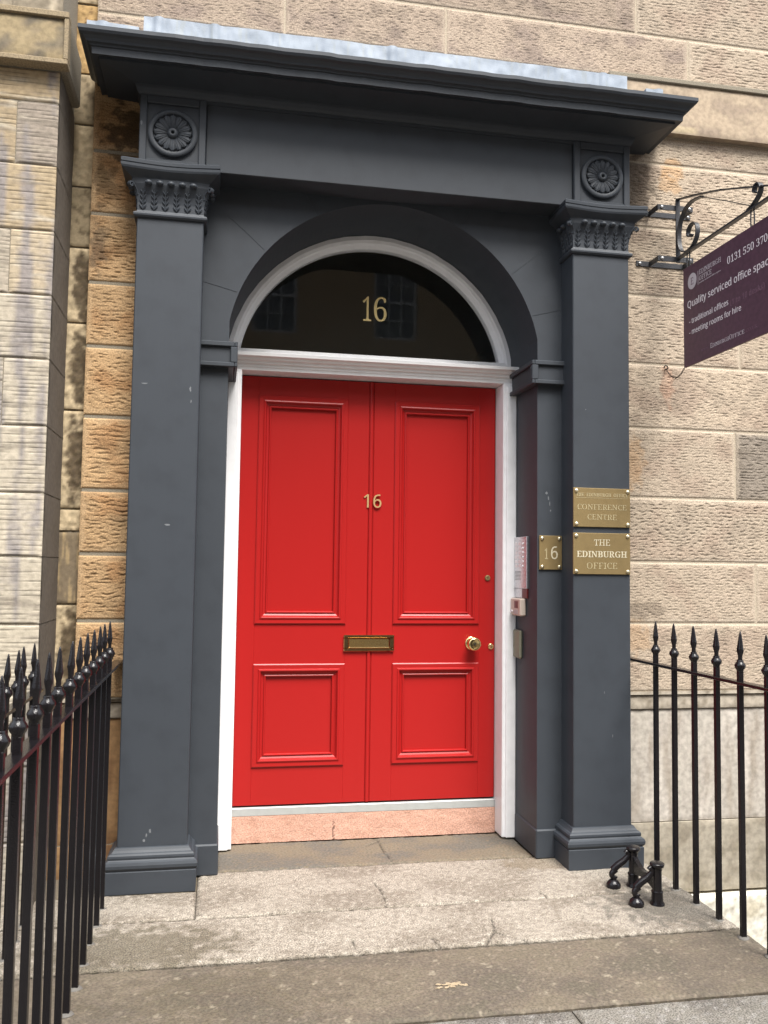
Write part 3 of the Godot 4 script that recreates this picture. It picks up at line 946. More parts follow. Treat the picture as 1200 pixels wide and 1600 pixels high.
func pilaster(t: Node3D, sx: float) -> void:
	var p := part("pilaster", t)
	var xa := 0.8665
	var xb := 1.1526
	var x0 := minf(sx * xa, sx * xb)
	var x1 := maxf(sx * xa, sx * xb)
	var zf := 0.1436
	var b := MB.new()
	b.box(Vector3(x0, -0.02, -0.02), Vector3(x1, 2.72, zf), 0.004)
	put(b.mesh(), "shaft", M.paint, p)
	# moulded base
	b = MB.new()
	var rg := rect_ring(x0, x1, zf, -0.02)
	b.mould(rg[0], rg[1], Vector3.UP, [Vector2(0.040, GROUND), Vector2(0.041, -0.082), Vector2(0.036, -0.078), Vector2(0.040, -0.074), Vector2(0.045, -0.066), Vector2(0.046, -0.054), Vector2(0.042, -0.043), Vector2(0.034, -0.038), Vector2(0.030, -0.034), Vector2(0.032, -0.026), Vector2(0.031, -0.018), Vector2(0.025, -0.012), Vector2(0.019, -0.009), Vector2(0.013, -0.001), Vector2(0.008, 0.008), Vector2(-0.002, 0.010)])
	put(b.mesh(), "base", M.paint, p)
	# capital: necking bead, bell, curved abacus
	var cap := part("capital", p)
	b = MB.new()
	b.mould(rg[0], rg[1], Vector3.UP, [Vector2(-0.002, 2.700), Vector2(0.008, 2.702), Vector2(0.014, 2.709), Vector2(0.015, 2.716), Vector2(0.011, 2.723), Vector2(0.003, 2.727), Vector2(-0.001, 2.735), Vector2(0.0, 2.770), Vector2(0.006, 2.805), Vector2(0.016, 2.832), Vector2(0.021, 2.846), Vector2(0.023, 2.870)])
	put(b.mesh(), "bell", M.paint, cap)
	b = MB.new()
	var cs := []
	var ms := []
	var n := 14
	cs.append(rg[0][0]); ms.append(rg[1][0])
	for i in n + 1:
		var u := -1.0 + 2.0 * i / n
		cs.append(Vector3(lerpf(x0, x1, (u + 1.0) * 0.5), 0, zf))
		ms.append(Vector3(u * absf(u), 0, 0.72 + 0.34 * u * u))
	cs.append(rg[0][3]); ms.append(rg[1][3])
	b.mould(cs, ms, Vector3.UP, [Vector2(0.006, 2.864), Vector2(0.022, 2.867), Vector2(0.030, 2.874), Vector2(0.048, 2.886), Vector2(0.062, 2.896), Vector2(0.066, 2.904), Vector2(0.067, 2.915), Vector2(0.061, 2.918), Vector2(0.066, 2.921), Vector2(0.067, 2.934), Vector2(0.060, 2.940), Vector2(-0.02, 2.944)])
	put(b.mesh(), "abacus", M.paint, cap)
	# rows of husk leaves up the bell, rounded tips under the abacus
	b = MB.new()
	var faces := [[Vector3(x0, 0, zf), Vector3(1, 0, 0), x1 - x0, Vector3(0, 0, 1), 6], [Vector3(x0, 0, 0.0), Vector3(0, 0, 1), zf, Vector3(-1, 0, 0), 3], [Vector3(x1, 0, 0.0), Vector3(0, 0, 1), zf, Vector3(1, 0, 0), 3]]
	for fc in faces:
		var cnt: int = fc[4]
		for k in cnt:
			var base: Vector3 = fc[0] + fc[1] * (fc[2] * (k + 0.5) / cnt)
			for q in 4:
				var y := 2.738 + q * 0.022
				var out := 0.0 if y < 2.77 else (y - 2.77) * 0.24
				for s in [-1.0, 1.0]:
					leaf(b, base + Vector3(0, y, 0) + fc[3] * (out - 0.001), fc[3], s * 0.60, 0.029, 0.0075, 0.008)
			b.tube([base + Vector3(0, 2.738, 0) + fc[3] * 0.001, base + Vector3(0, 2.80, 0) + fc[3] * 0.009, base + Vector3(0, 2.832, 0) + fc[3] * 0.017], [0.0022], 5)
		for k in cnt - 1:
			var at: Vector3 = fc[0] + fc[1] * (fc[2] * (k + 1.0) / cnt) + fc[3] * 0.029 + Vector3(0, 2.848, 0)
			var sp := []
			for q in 7:
				var a := PI * q / 6.0
				sp.append([0.0165 * sin(a), -0.012 * cos(a)])
			b.lathe(sp, 10, Transform3D(Basis(), at))
	put(b.mesh(), "leaf_carving", M.paint, cap)
	# corner curls
	for e in [[x0, -1.0], [x1, 1.0]]:
		b = MB.new()
		var d := Vector3(e[1], 0, 1).normalized()
		var c0 := Vector3(e[0], 2.80, zf)
		var path := []
		for q in 8:
			path.append(c0 + d * (0.004 + 0.030 * pow(q / 7.0, 2.0)) + Vector3(0, 0.046 * q / 7.0, 0))
		for q in range(1, 12):
			var a := PI * 0.5 - q * 0.52
			var r := 0.012 * (1.0 - q / 15.0)
			path.append(c0 + d * (0.038 + r * cos(a)) + Vector3(0, 0.035 + r * sin(a), 0))
		b.strap(path, d.cross(Vector3.UP) * 0.016, 0.006)
		put(b.mesh(), "volute", M.paint, cap)
	# corner block of the frieze with its border and rosette
	var cb := part("corner_block", t)
	b = MB.new()
	b.box(Vector3(x0, 2.937, -0.02), Vector3(x1, 3.287, 0.150), 0.002)
	put(b.mesh(), "block", M.paint, cb)
	for r in [[x0, x0 + 0.031, 2.9375, 3.25], [x1 - 0.031, x1, 2.9375, 3.25], [x0 + 0.0312, x1 - 0.0312, 2.9375, 2.963], [x0 + 0.0312, x1 - 0.0312, 3.215, 3.25]]:
		b = MB.new()
		b.box(Vector3(r[0], r[2], 0.1502), Vector3(r[1], r[3], 0.162), 0.003)
		put(b.mesh(), "border", M.paint, cb)
	var ro := put(rosette_mesh(), "rosette", M.paint, cb)
	ro.position = Vector3((x0 + x1) * 0.5, 3.085, 0.155)


# ---------------------------------------------------------------- door
func door_frame() -> void:
	var t := thing("door_frame", Vector3.ZERO, "white painted door frame with half-round fanlight above the red door", "door frame")
	for sx in [-1.0, 1.0]:
		var b := MB.new()
		b.box(Vector3(minf(sx * 0.6735, sx * 0.7423), -0.163, -0.468), Vector3(maxf(sx * 0.6735, sx * 0.7423), 2.157, -0.312), 0.004)
		b.box(Vector3(minf(sx * 0.690, sx * 0.7423), -0.163, -0.3119), Vector3(maxf(sx * 0.690, sx * 0.7423), 2.140, -0.300), 0.004)
		put(b.mesh(), "jamb", M.white, t)
	# transom: stepped mouldings and a sloping weathering up to the glass
	var prof := PackedVector2Array([Vector2(-0.468, 2.158), Vector2(-0.322, 2.158), Vector2(-0.320, 2.172), Vector2(-0.316, 2.174), Vector2(-0.314, 2.186), Vector2(-0.304, 2.189), Vector2(-0.300, 2.200), Vector2(-0.288, 2.204), Vector2(-0.282, 2.214), Vector2(-0.268, 2.220), Vector2(-0.264, 2.234), Vector2(-0.290, 2.242), Vector2(-0.392, 2.254), Vector2(-0.402, 2.286), Vector2(-0.468, 2.290)])
	var b := MB.new()
	b.prism(prof, -0.7423, 0.7423, Transform3D(Basis(Vector3(0, 0, 1), Vector3(0, 1, 0), Vector3(-1, 0, 0)), Vector3.ZERO))
	put(b.mesh(), "transom", M.white, t)
	# fanlight rim
	b = MB.new()
	var c := Vector3(0, 2.160, 0)
	var pr := [[0.757, -0.468], [0.757, -0.398], [0.735, -0.396], [0.720, -0.402], [0.712, -0.412], [0.696, -0.424], [0.696, -0.468]]
	var a0 := 0.12
	var steps := 80
	for i in steps:
		var aa := lerpf(a0, PI - a0, float(i) / steps)
		var ab := lerpf(a0, PI - a0, float(i + 1) / steps)
		var wa := 1.0 + 0.003 * n_b.get_noise_2d(aa * 9.0, 1.0)
		var wb := 1.0 + 0.003 * n_b.get_noise_2d(ab * 9.0, 1.0)
		for k in pr.size() - 1:
			var p := []
			for e in [[aa, k, wa], [ab, k, wb], [ab, k + 1, wb], [aa, k + 1, wa]]:
				var r: float = pr[e[1]][0] * (e[2] if e[1] > 0 and e[1] < 3 else 1.0)
				p.append(c + Vector3(r * cos(e[0]), r * sin(e[0]), pr[e[1]][1]))
			var g := Vector2(pr[k + 1][1] - pr[k][1], -(pr[k + 1][0] - pr[k][0]))
			b.quad(p[0], p[1], p[2], p[3], Vector3(cos(aa), sin(aa), 0) * g.x + Vector3(0, 0, 1) * g.y)
	put(b.mesh(), "fanlight_rim", M.white, t)
	var poly := PackedVector2Array()
	for i in 49:
		var a := lerpf(0.185, PI - 0.185, i / 48.0)
		poly.append(Vector2(0.704 * cos(a), 2.160 + 0.704 * sin(a)))
	b = MB.new()
	for i in range(1, poly.size() - 1):
		b.tri(Vector3(poly[0].x, poly[0].y, -0.437), Vector3(poly[i].x, poly[i].y, -0.437), Vector3(poly[i + 1].x, poly[i + 1].y, -0.437), Vector3.BACK, Vector3.BACK, Vector3.BACK)
	put(b.mesh(), "fanlight_glass", M.glass, t)
	var sf := font("Droid Serif", 400)
	var num := lettering("1", sf, 0.130, 0.045, Vector3(-0.056, 2.476, -0.4366), Basis(), 0.001, M.gilt, t, false, "house_number")
	num.set_meta("label", "gilt serif numeral one on the fanlight glass")
	num = lettering("6", sf, 0.130, 0.068, Vector3(0.003, 2.478, -0.4366), Basis(), 0.001, M.gilt, t, false, "house_number")
	num.set_meta("label", "gilt serif numeral six on the fanlight glass")


func front_door() -> void:
	var t := thing("front_door", Vector3(0, 0, -0.4355), "bright red front door of four moulded panels with brass fittings", "door")
	var d := 0.045
	var i1 := 0.124
	var i2 := 0.5818
	var ya := [0.1939, 0.7003, 0.9008, 2.0566]
	var pieces := {"stile": [[-0.6700, -i2, 0.009, 2.1525], [i2, 0.6700, 0.009, 2.1525]], "rail": [[-i2, -i1, 0.009, ya[0]], [i1, i2, 0.009, ya[0]], [-i2, -i1, ya[1], ya[2]], [i1, i2, ya[1], ya[2]], [-i2, -i1, ya[3], 2.1525], [i1, i2, ya[3], 2.1525]], "muntin": [[-i1, -0.0142, 0.009, 2.1525], [0.0142, i1, 0.009, 2.1525]]}
	for k in pieces:
		for r in pieces[k]:
			var b := MB.new()
			b.box(Vector3(r[0], r[2], -d), Vector3(r[1], r[3], 0.0), 0.0008)
			put(b.mesh(), k, M.red, t)
	var bb := MB.new()
	bb.box(Vector3(-0.0142, 0.009, -d), Vector3(0.0142, 2.1525, -0.005), 0.0)
	bb.tube([Vector3(0, 0.009, -0.006), Vector3(0, 2.1525, -0.006)], [0.0115], 14)
	put(bb.mesh(), "centre_bead", M.red, t)
	for sx in [-1.0, 1.0]:
		for r in [[ya[0], ya[1]], [ya[2], ya[3]]]:
			var x0 := minf(sx * i1, sx * i2)
			var x1 := maxf(sx * i1, sx * i2)
			var p := part("panel", t)
			var b := MB.new()
			b.box(Vector3(x0 - 0.0, r[0], -0.04), Vector3(x1, r[1], -0.0145), 0.0)
			put(b.mesh(), "field", M.red, p)
			b = MB.new()
			var cs := [Vector3(x0, r[0], 0), Vector3(x1, r[0], 0), Vector3(x1, r[1], 0), Vector3(x0, r[1], 0)]
			var ms := [Vector3(1, 1, 0), Vector3(-1, 1, 0), Vector3(-1, -1, 0), Vector3(1, -1, 0)]
			b.mould(cs, ms, Vector3(0, 0, 1), [Vector2(-0.0010, -0.004), Vector2(-0.0010, 0.006), Vector2(0.0039, 0.0095), Vector2(0.0234, 0.0085), Vector2(0.0260, 0.0125), Vector2(0.0312, 0.0140), Vector2(0.0351, 0.0125), Vector2(0.0364, 0.006), Vector2(0.0416, -0.001), Vector2(0.0494, -0.005), Vector2(0.0533, -0.0055), Vector2(0.0540, -0.001), Vector2(0.0572, 0.001), Vector2(0.0611, 0.0), Vector2(0.0631, -0.004), Vector2(0.0637, -0.0150)], true, true)
			put(b.mesh(), "moulding", M.red, p)
	# letter plate
	var lp := part("letter_plate", t)
	var b := MB.new()
	for r in [[-0.131, 0.131, 0.762, 0.778], [-0.131, 0.131, 0.830, 0.845], [-0.131, -0.106, 0.7782, 0.8298], [0.106, 0.131, 0.7782, 0.8298]]:
		b.box(Vector3(r[0], r[2], -0.002), Vector3(r[1], r[3], 0.014), 0.003)
	put(b.mesh(), "surround", M.brass, lp)
	b = MB.new()
	b.box(Vector3(-0.104, 0.782, -0.002), Vector3(0.104, 0.828, 0.009), 0.002, Transform3D(Basis(Vector3.RIGHT, -0.06), Vector3(0, -0.001, 0.051)).translated_local(Vector3(0, 0, -0.002)))
	b.box(Vector3(-0.104, 0.7785, 0.004), Vector3(0.104, 0.784, 0.0165), 0.002)
	put(b.mesh(), "flap", M.brass_bright, lp)
	# knob with its rose
	var kn := part("door_knob", t)
	var face := Transform3D(Basis(Vector3.RIGHT, PI / 2.0), Vector3(0.545, 0.801, 0.0))
	b = MB.new()
	b.lathe([[0.035, 0.0], [0.036, 0.004], [0.033, 0.008], [0.026, 0.011], [0.0, 0.012]], 36, face)
	put(b.mesh(), "rose", M.brass_bright, kn)
	b = MB.new()
	b.lathe([[0.016, 0.010], [0.015, 0.028], [0.019, 0.032], [0.028, 0.036], [0.034, 0.044], [0.036, 0.052], [0.034, 0.060], [0.029, 0.065], [0.024, 0.066], [0.022, 0.063], [0.012, 0.062], [0.0, 0.062]], 36, face)
	put(b.mesh(), "knob", M.brass_bright, kn)
	b = MB.new()
	b.box(Vector3(0.541, 0.795, 0.0622), Vector3(0.549, 0.806, 0.0634), 0.0004)
	put(b.mesh(), "keyhole", M.dark, kn)
	for e in [[0.649, 0.784, 0.016, M.brass_bright], [0.630, 1.142, 0.015, M.brass_dull]]:
		var lk := part("cylinder_lock", t)
		var f := Transform3D(Basis(Vector3.RIGHT, PI / 2.0), Vector3(e[0], e[1], 0.0))
		b = MB.new()
		b.lathe([[e[2], 0.0], [e[2], 0.004], [e[2] * 0.85, 0.008], [e[2] * 0.6, 0.009], [e[2] * 0.55, 0.0075], [0.0, 0.0075]], 24, f)
		put(b.mesh(), "collar", e[3], lk)
		b = MB.new()
		b.box(Vector3(e[0] - 0.0015, e[1] - 0.006, 0.0076), Vector3(e[0] + 0.0015, e[1] + 0.006, 0.0084), 0.0)
		put(b.mesh(), "key_slot", M.dark, lk)
	var nf := font("Droid Sans", 400)
	var num := lettering("1", nf, 0.069, 0.026, Vector3(-0.037, 1.497, 0.0), Basis(), 0.006, M.brass_number, t, false, "house_number")
	num.set_meta("label", "small brass numeral one on the red door")
	num = lettering("6", nf, 0.069, 0.042, Vector3(0.012, 1.497, 0.006), Basis(), 0.006, M.brass_number, t, false, "house_number")
	num.set_meta("label", "small brass numeral six on the red door")


func doorstep() -> void:
	var t := thing("doorstep", Vector3.ZERO, "pinkish stone doorstep riser with a metal threshold strip under the red door", "doorstep")
	var cf := func(x: float, y: float, _h: float) -> Color:
		var c := S(235, 180, 156, 0.74).lerp(S(239, 192, 170, 0.74), 0.5 + 0.6 * n_c.get_noise_2d(x * 60.0, y * 60.0))
		c = c.lerp(S(200, 150, 124), 0.3 * smoothstep(0.1, 0.5, n_c.get_noise_2d(x * 6.0, y * 12.0 + 5.0)))
		var ex := absf(x - 0.505 - 0.01 * n_a.get_noise_1d(y * 60.0))
		return mul(c, 0.35) if ex < 0.004 and y < 0.09 else c
	var hf := func(x: float, y: float) -> float:
		return 0.0014 * n_b.get_noise_2d(x * 50.0, y * 50.0) + 0.003 * n_b.get_noise_2d(x * 8.0, y * 8.0) - (0.003 if absf(x - 0.505 - 0.01 * n_a.get_noise_1d(y * 60.0)) < 0.004 and y < 0.09 else 0.0)
	put(relief(Vector3(-0.673, GROUND + 0.001, -0.424), Vector3.RIGHT, Vector3.UP, 1.346, 0.128, 0.006, 0.006, 0.1, hf, cf), "riser", M.stone, t)
	var b := MB.new()
	b.box(Vector3(-0.673, -0.041, -0.50), Vector3(0.673, 0.0, -0.424), 0.003)
	put(b.mesh(), "threshold_strip", M.alu, t)


func hallway() -> void:
	var defs := [["hallway_floor", Vector3(-1.42, -0.4, -9.0), Vector3(2.4, -0.175, -0.474), M.hall_floor], ["hallway_ceiling", Vector3(-1.42, 3.9, -9.0), Vector3(2.4, 4.0, -0.44), M.hall], ["hallway_wall_west", Vector3(-1.52, -0.4, -9.0), Vector3(-1.42, 4.0, -0.44), M.hall], ["hallway_wall_east", Vector3(2.4, -0.4, -9.0), Vector3(2.5, 4.0, -0.44), M.hall], ["hallway_wall_back", Vector3(-1.52, -0.4, -9.1), Vector3(2.5, 4.0, -9.0), M.hall]]
	for d in defs:
		var b := MB.new()
		b.box(d[1], d[2], 0.0)
		var o := put(b.mesh(), d[0], d[3])
		structure(o)
		tag(o, "dim plain hallway surface seen faintly through the fanlight", "hallway")


# ---------------------------------------------------------------- iron
func finial_mesh() -> ArrayMesh:   # from the top of the bar at y = 0
	var b := MB.new()
	b.lathe([[0.011, -0.004], [0.0125, 0.004], [0.017, 0.010], [0.0195, 0.018], [0.0195, 0.022], [0.016, 0.029], [0.0115, 0.034], [0.0125, 0.037], [0.0105, 0.041]], 20, Transform3D(), 0.06, 10)
	b.lathe([[0.0085, 0.039], [0.0082, 0.055], [0.0135, 0.076], [0.0125, 0.084], [0.0055, 0.135], [0.0024, 0.148], [0.0, 0.150]], 4, Transform3D(Basis(Vector3.UP, PI / 4.0), Vector3.ZERO))
	return b.mesh()


func railing(called_label: String, x: float, zs: Array, rail_y: float, z0: float, z1: float, base_y: float) -> void:
	var t := thing("iron_railing", Vector3(x, base_y, zs[0]), called_label, "railing", "black iron railings beside the entrance")
	var b := MB.new()
	b.box(Vector3(-0.02, rail_y - base_y - 0.006, z0 - zs[0]), Vector3(0.02, rail_y - base_y + 0.006, z1 - zs[0]), 0.002)
	put(b.mesh(), "rail", M.iron, t)
	var top := rail_y + 0.045
	b = MB.new()
	b.box(Vector3(-0.0098, -0.02, -0.0098), Vector3(0.0098, top - base_y, 0.0098), 0.0018)
	var bm := b.mesh()
	var fm := finial_mesh()
	b = MB.new()
	b.lathe([[0.022, -0.004], [0.019, 0.001], [0.014, 0.003], [0.010, 0.004]], 9, Transform3D(), 0.12, 3)
	var plug := b.mesh()
	var f: MeshInstance3D
	for k in zs.size():
		var bar := put(bm, "bar", M.iron, t)
		bar.position = Vector3(rng.randf_range(-0.002, 0.002), 0, zs[k] - zs[0])
		bar.rotation = Vector3(rng.randf_range(-0.004, 0.004), rng.randf_range(-0.08, 0.08), rng.randf_range(-0.004, 0.004))
		f = put(fm, "finial", M.iron, bar)
		f.position = Vector3(0, top - base_y, 0)
		f.rotation = Vector3(rng.randf_range(-0.03, 0.03), 0, rng.randf_range(-0.03, 0.03))
		f = put(plug, "lead_plug", M.lead_plug, bar)


func railings() -> void:
	M.lead_plug = mat(S(118, 114, 108), 0.7, M.paint.albedo_texture, M.stone.heightmap_texture, 0.2, 6.0)
	var zl := []
	for k in 14:
		zl.append(0.325 + 0.1645 * k)
	railing("long black iron railing running past the orange stones to the street", -1.184, zl, 0.765, -0.02, 2.62, GROUND)
	var zr := []
	for k in 14:
		zr.append(0.311 + 0.163 * k)
	railing("black iron railing with spear finials next to the boot scraper", 1.192, zr, 0.768, 0.0, 2.58, GROUND)
	var z2 := []
	for k in 13:
		z2.append(0.445 + 0.145 * k)
	railing("lower black iron railing in front of the lined ashlar pier", -1.452, z2, 0.688, 0.325, 2.3, -0.17)


func boot_scraper() -> void:
	var t := thing("boot_scraper", Vector3(1.0, GROUND, 0.5), "small glossy black cast iron boot scraper with two posts and curled legs", "boot scraper")
	for z in [-0.095, 0.115]:
		var b := MB.new()
		b.lathe([[0.030, -0.003], [0.030, 0.006], [0.024, 0.014], [0.0225, 0.045], [0.024, 0.050], [0.024, 0.055], [0.0195, 0.058], [0.0185, 0.135], [0.021, 0.140], [0.019, 0.145], [0.024, 0.149], [0.029, 0.153], [0.030, 0.162], [0.026, 0.168], [0.0, 0.169]], 12, Transform3D(Basis(Vector3.UP, 0.2), Vector3(0.03, 0, z)))
		put(b.mesh(), "post", M.iron, t)
		b = MB.new()
		b.lathe([[0.030, -0.003], [0.031, 0.012], [0.026, 0.022], [0.018, 0.030], [0.012, 0.034], [0.0, 0.036]], 18, Transform3D(Basis(), Vector3(-0.062, 0, z)))
		var path := []
		var rad := []
		for q in 9:   # curl on the foot
			var a := -0.6 - q * 0.52
			var r := 0.006 + 0.0016 * q
			path.append(Vector3(-0.056 + r * cos(a), 0.050 + r * sin(a), z))
			rad.append(0.0085 + 0.0007 * q)
		path.append(Vector3(-0.062, 0.075, z)); rad.append(0.0155)
		path.append(Vector3(-0.040, 0.093, z)); rad.append(0.0155)
		path.append(Vector3(-0.015, 0.108, z)); rad.append(0.014)
		path.append(Vector3(0.004, 0.126, z)); rad.append(0.012)
		path.append(Vector3(0.008, 0.140, z)); rad.append(0.011)
		path.append(Vector3(-0.002, 0.147, z)); rad.append(0.011)
		path.append(Vector3(-0.008, 0.140, z)); rad.append(0.010)
		b.tube(path, rad, 10)
		put(b.mesh(), "leg", M.iron, t)
	var poly := PackedVector2Array()
	for i in 13:
		var u := i / 12.0
		poly.append(Vector2(lerpf(-0.095, 0.115, u), 0.140 - 0.042 * sin(u * PI)))
	for i in 13:
		var u := 1.0 - i / 12.0
		poly.append(Vector2(lerpf(-0.095, 0.115, u), 0.048 + 0.022 * sin(u * PI)))
	var b := MB.new()
	b.prism(poly, -0.010, 0.010, Transform3D(Basis(Vector3(0, 0, 1), Vector3(0, 1, 0), Vector3(-1, 0, 0)), Vector3(0.03, 0, 0)))
	put(b.mesh(), "blade", M.iron, t)


# ---------------------------------------------------------------- plates
func plaque(label: String, lo: Vector3, hi: Vector3, lines: Array, screw_in: float) -> void:
	var t := thing("brass_plaque", Vector3((lo.x + hi.x) * 0.5, lo.y, lo.z), label, "plaque", "brass plaques beside the door")
	var o := Vector3((lo.x + hi.x) * 0.5, lo.y, lo.z)
	var b := MB.new()
	b.box(lo - o, hi - o, 0.0015)
	put(b.mesh(), "plate", M.brass_dull, t)
	b = MB.new()
	b.lathe([[0.0085, 0.0], [0.0088, 0.003], [0.007, 0.006], [0.0, 0.0075]], 14, Transform3D(Basis(Vector3.RIGHT, PI / 2.0), Vector3.ZERO))
	var sm := b.mesh()
	for x in [lo.x + screw_in, hi.x - screw_in]:
		for y in [lo.y + screw_in, hi.y - screw_in]:
			var s := put(sm, "screw", M.screw, t)
			s.position = Vector3(x, y, hi.z) - o
	for l in lines:   # text, font, cap height, width, y, material
		lettering(l[0], l[1], l[2], l[3], Vector3(l[6] if l.size() > 6 else 0.0, l[4] - lo.y, hi.z - lo.z + 0.0002), Basis(), 0.0006, l[5], t, true)


func plaques() -> void:
	var sb := font("Droid Serif", 700)
	var sr := font("Droid Serif", 400)
	var z0 := 0.1438
	var z1 := 0.1525
	plaque("upper wide brass plaque engraved CONFERENCE CENTRE on the pilaster", Vector3(0.864, 1.392, z0), Vector3(1.150, 1.576, z1), [["THE  EDINBURGH  OFFICE", sb, 0.016, 0.262, 1.536, M.fill_worn], ["CONFERENCE", sr, 0.025, 0.246, 1.474, M.fill_worn], ["CENTRE", sr, 0.025, 0.146, 1.427, M.fill_worn]], 0.014)
	var pl := get_node("brass_plaque") as Node3D
	var b := MB.new()
	b.box(Vector3(-0.13, 1.5285 - 1.392, z1 - z0), Vector3(0.13, 1.530 - 1.392, z1 - z0 + 0.0006), 0.0)
	put(b.mesh(), "engraved_rule", M.fill_worn, pl)
	plaque("lower wide brass plaque of three engraved lines on the pilaster, letters partly filled white", Vector3(0.863, 1.170, z0), Vector3(1.149, 1.364, z1), [["THE", sr, 0.029, 0.080, 1.305, M.fill], ["EDINBURGH", sb, 0.029, 0.252, 1.250, M.fill], ["OFFICE", sr, 0.029, 0.152, 1.196, M.fill_worn]], 0.014)
	plaque("small upright brass plaque engraved 16 on the narrow inner wall", Vector3(0.7505, 1.189, 0.0003), Vector3(0.8655, 1.353, 0.009), [["1", sr, 0.052, 0.018, 1.240, M.fill_worn, -0.023], ["6", font("Droid Sans", 400), 0.062, 0.034, 1.240, M.fill, 0.018]], 0.014)


func entry_devices() -> void:
	# everything here is fixed to the side of the reveal, facing the doorway (-x)
	var x := 0.7423
	var bs := Basis(Vector3(0, 0, 1), Vector3(0, 1, 0), Vector3(-1, 0, 0))
	var t := thing("intercom_panel", Vector3(x, 1.04, -0.21), "steel door entry panel with rows of white name labels and call buttons", "intercom")
	var o := Vector3(x, 1.04, -0.21)
	var b := MB.new()
	b.box(Vector3(x - 0.012, 1.094, -0.302) - o, Vector3(x, 1.353, -0.116) - o, 0.002)
	put(b.mesh(), "face_plate", M.steel, t)
	b = MB.new()
	b.box(Vector3(x - 0.008, 1.046, -0.300) - o, Vector3(x, 1.093, -0.195) - o, 0.001)
	put(b.mesh(), "lower_plate", M.steel, t)
	b = MB.new()
	b.box(Vector3(x - 0.008, 1.046, -0.193) - o, Vector3(x, 1.093, -0.118) - o, 0.001)
	put(b.mesh(), "maroon_panel", M.maroon, t)  # maroon colour stands in for the red mirrored by the steel plate
	for r in 6:
		var y := 1.318 - 0.0225 * r
		for z in [-0.272, -0.214]:
			b = MB.new()
			b.box(Vector3(x - 0.0135, y - 0.0075, z - 0.019) - o, Vector3(x - 0.0118, y + 0.0075, z + 0.019) - o, 0.0005)
			put(b.mesh(), "name_label", M.label_white, t)
		b = MB.new()
		b.lathe([[0.006, 0.0], [0.006, 0.003], [0.004, 0.0045], [0.0, 0.005]], 10, Transform3D(Basis(Vector3(0, 0, 1), PI / 2.0), Vector3(x - 0.012, y, -0.165) - o))
		put(b.mesh(), "call_button", M.label_white, t)
	for r in 7:
		b = MB.new()
		b.box(Vector3(x - 0.0124, 1.136 + 0.007 * r, -0.285) - o, Vector3(x - 0.0118, 1.1385 + 0.007 * r, -0.20) - o, 0.0)
		put(b.mesh(), "speaker_slot", M.dark, t)
	t = thing("key_switch_box", Vector3(x, 0.955, -0.24), "cream plastic key switch box under the steel door entry panel", "switch box")
	o = Vector3(x, 0.955, -0.24)
	b = MB.new()
	b.box(Vector3(x - 0.032, 0.957, -0.298) - o, Vector3(x, 1.044, -0.150) - o, 0.006)
	put(b.mesh(), "casing", M.plastic, t)
	b = MB.new()
	b.box(Vector3(x - 0.0335, 0.995, -0.235) - o, Vector3(x - 0.0318, 1.030, -0.185) - o, 0.0005)
	put(b.mesh(), "maroon_panel", M.maroon, t)
	b = MB.new()
	b.box(Vector3(x - 0.0335, 0.966, -0.245) - o, Vector3(x - 0.0318, 0.986, -0.185) - o, 0.0005)
	put(b.mesh(), "label", M.alu, t)
	b = MB.new()
	b.lathe([[0.010, 0.0], [0.010, 0.005], [0.006, 0.007], [0.0, 0.007]], 14, Transform3D(Basis(Vector3(0, 0, 1), PI / 2.0), Vector3(x - 0.032, 0.975, -0.272) - o))
	put(b.mesh(), "key_barrel", M.steel, t)
	t = thing("cover_plate", Vector3(x, 0.742, -0.25), "small dull bronze cover plate low on the door reveal", "plate")
	b = MB.new()
	b.box(Vector3(-0.018, 0.0, -0.052), Vector3(0.0, 0.142, 0.052), 0.009)
	put(b.mesh(), "plate", M.bronze, t)


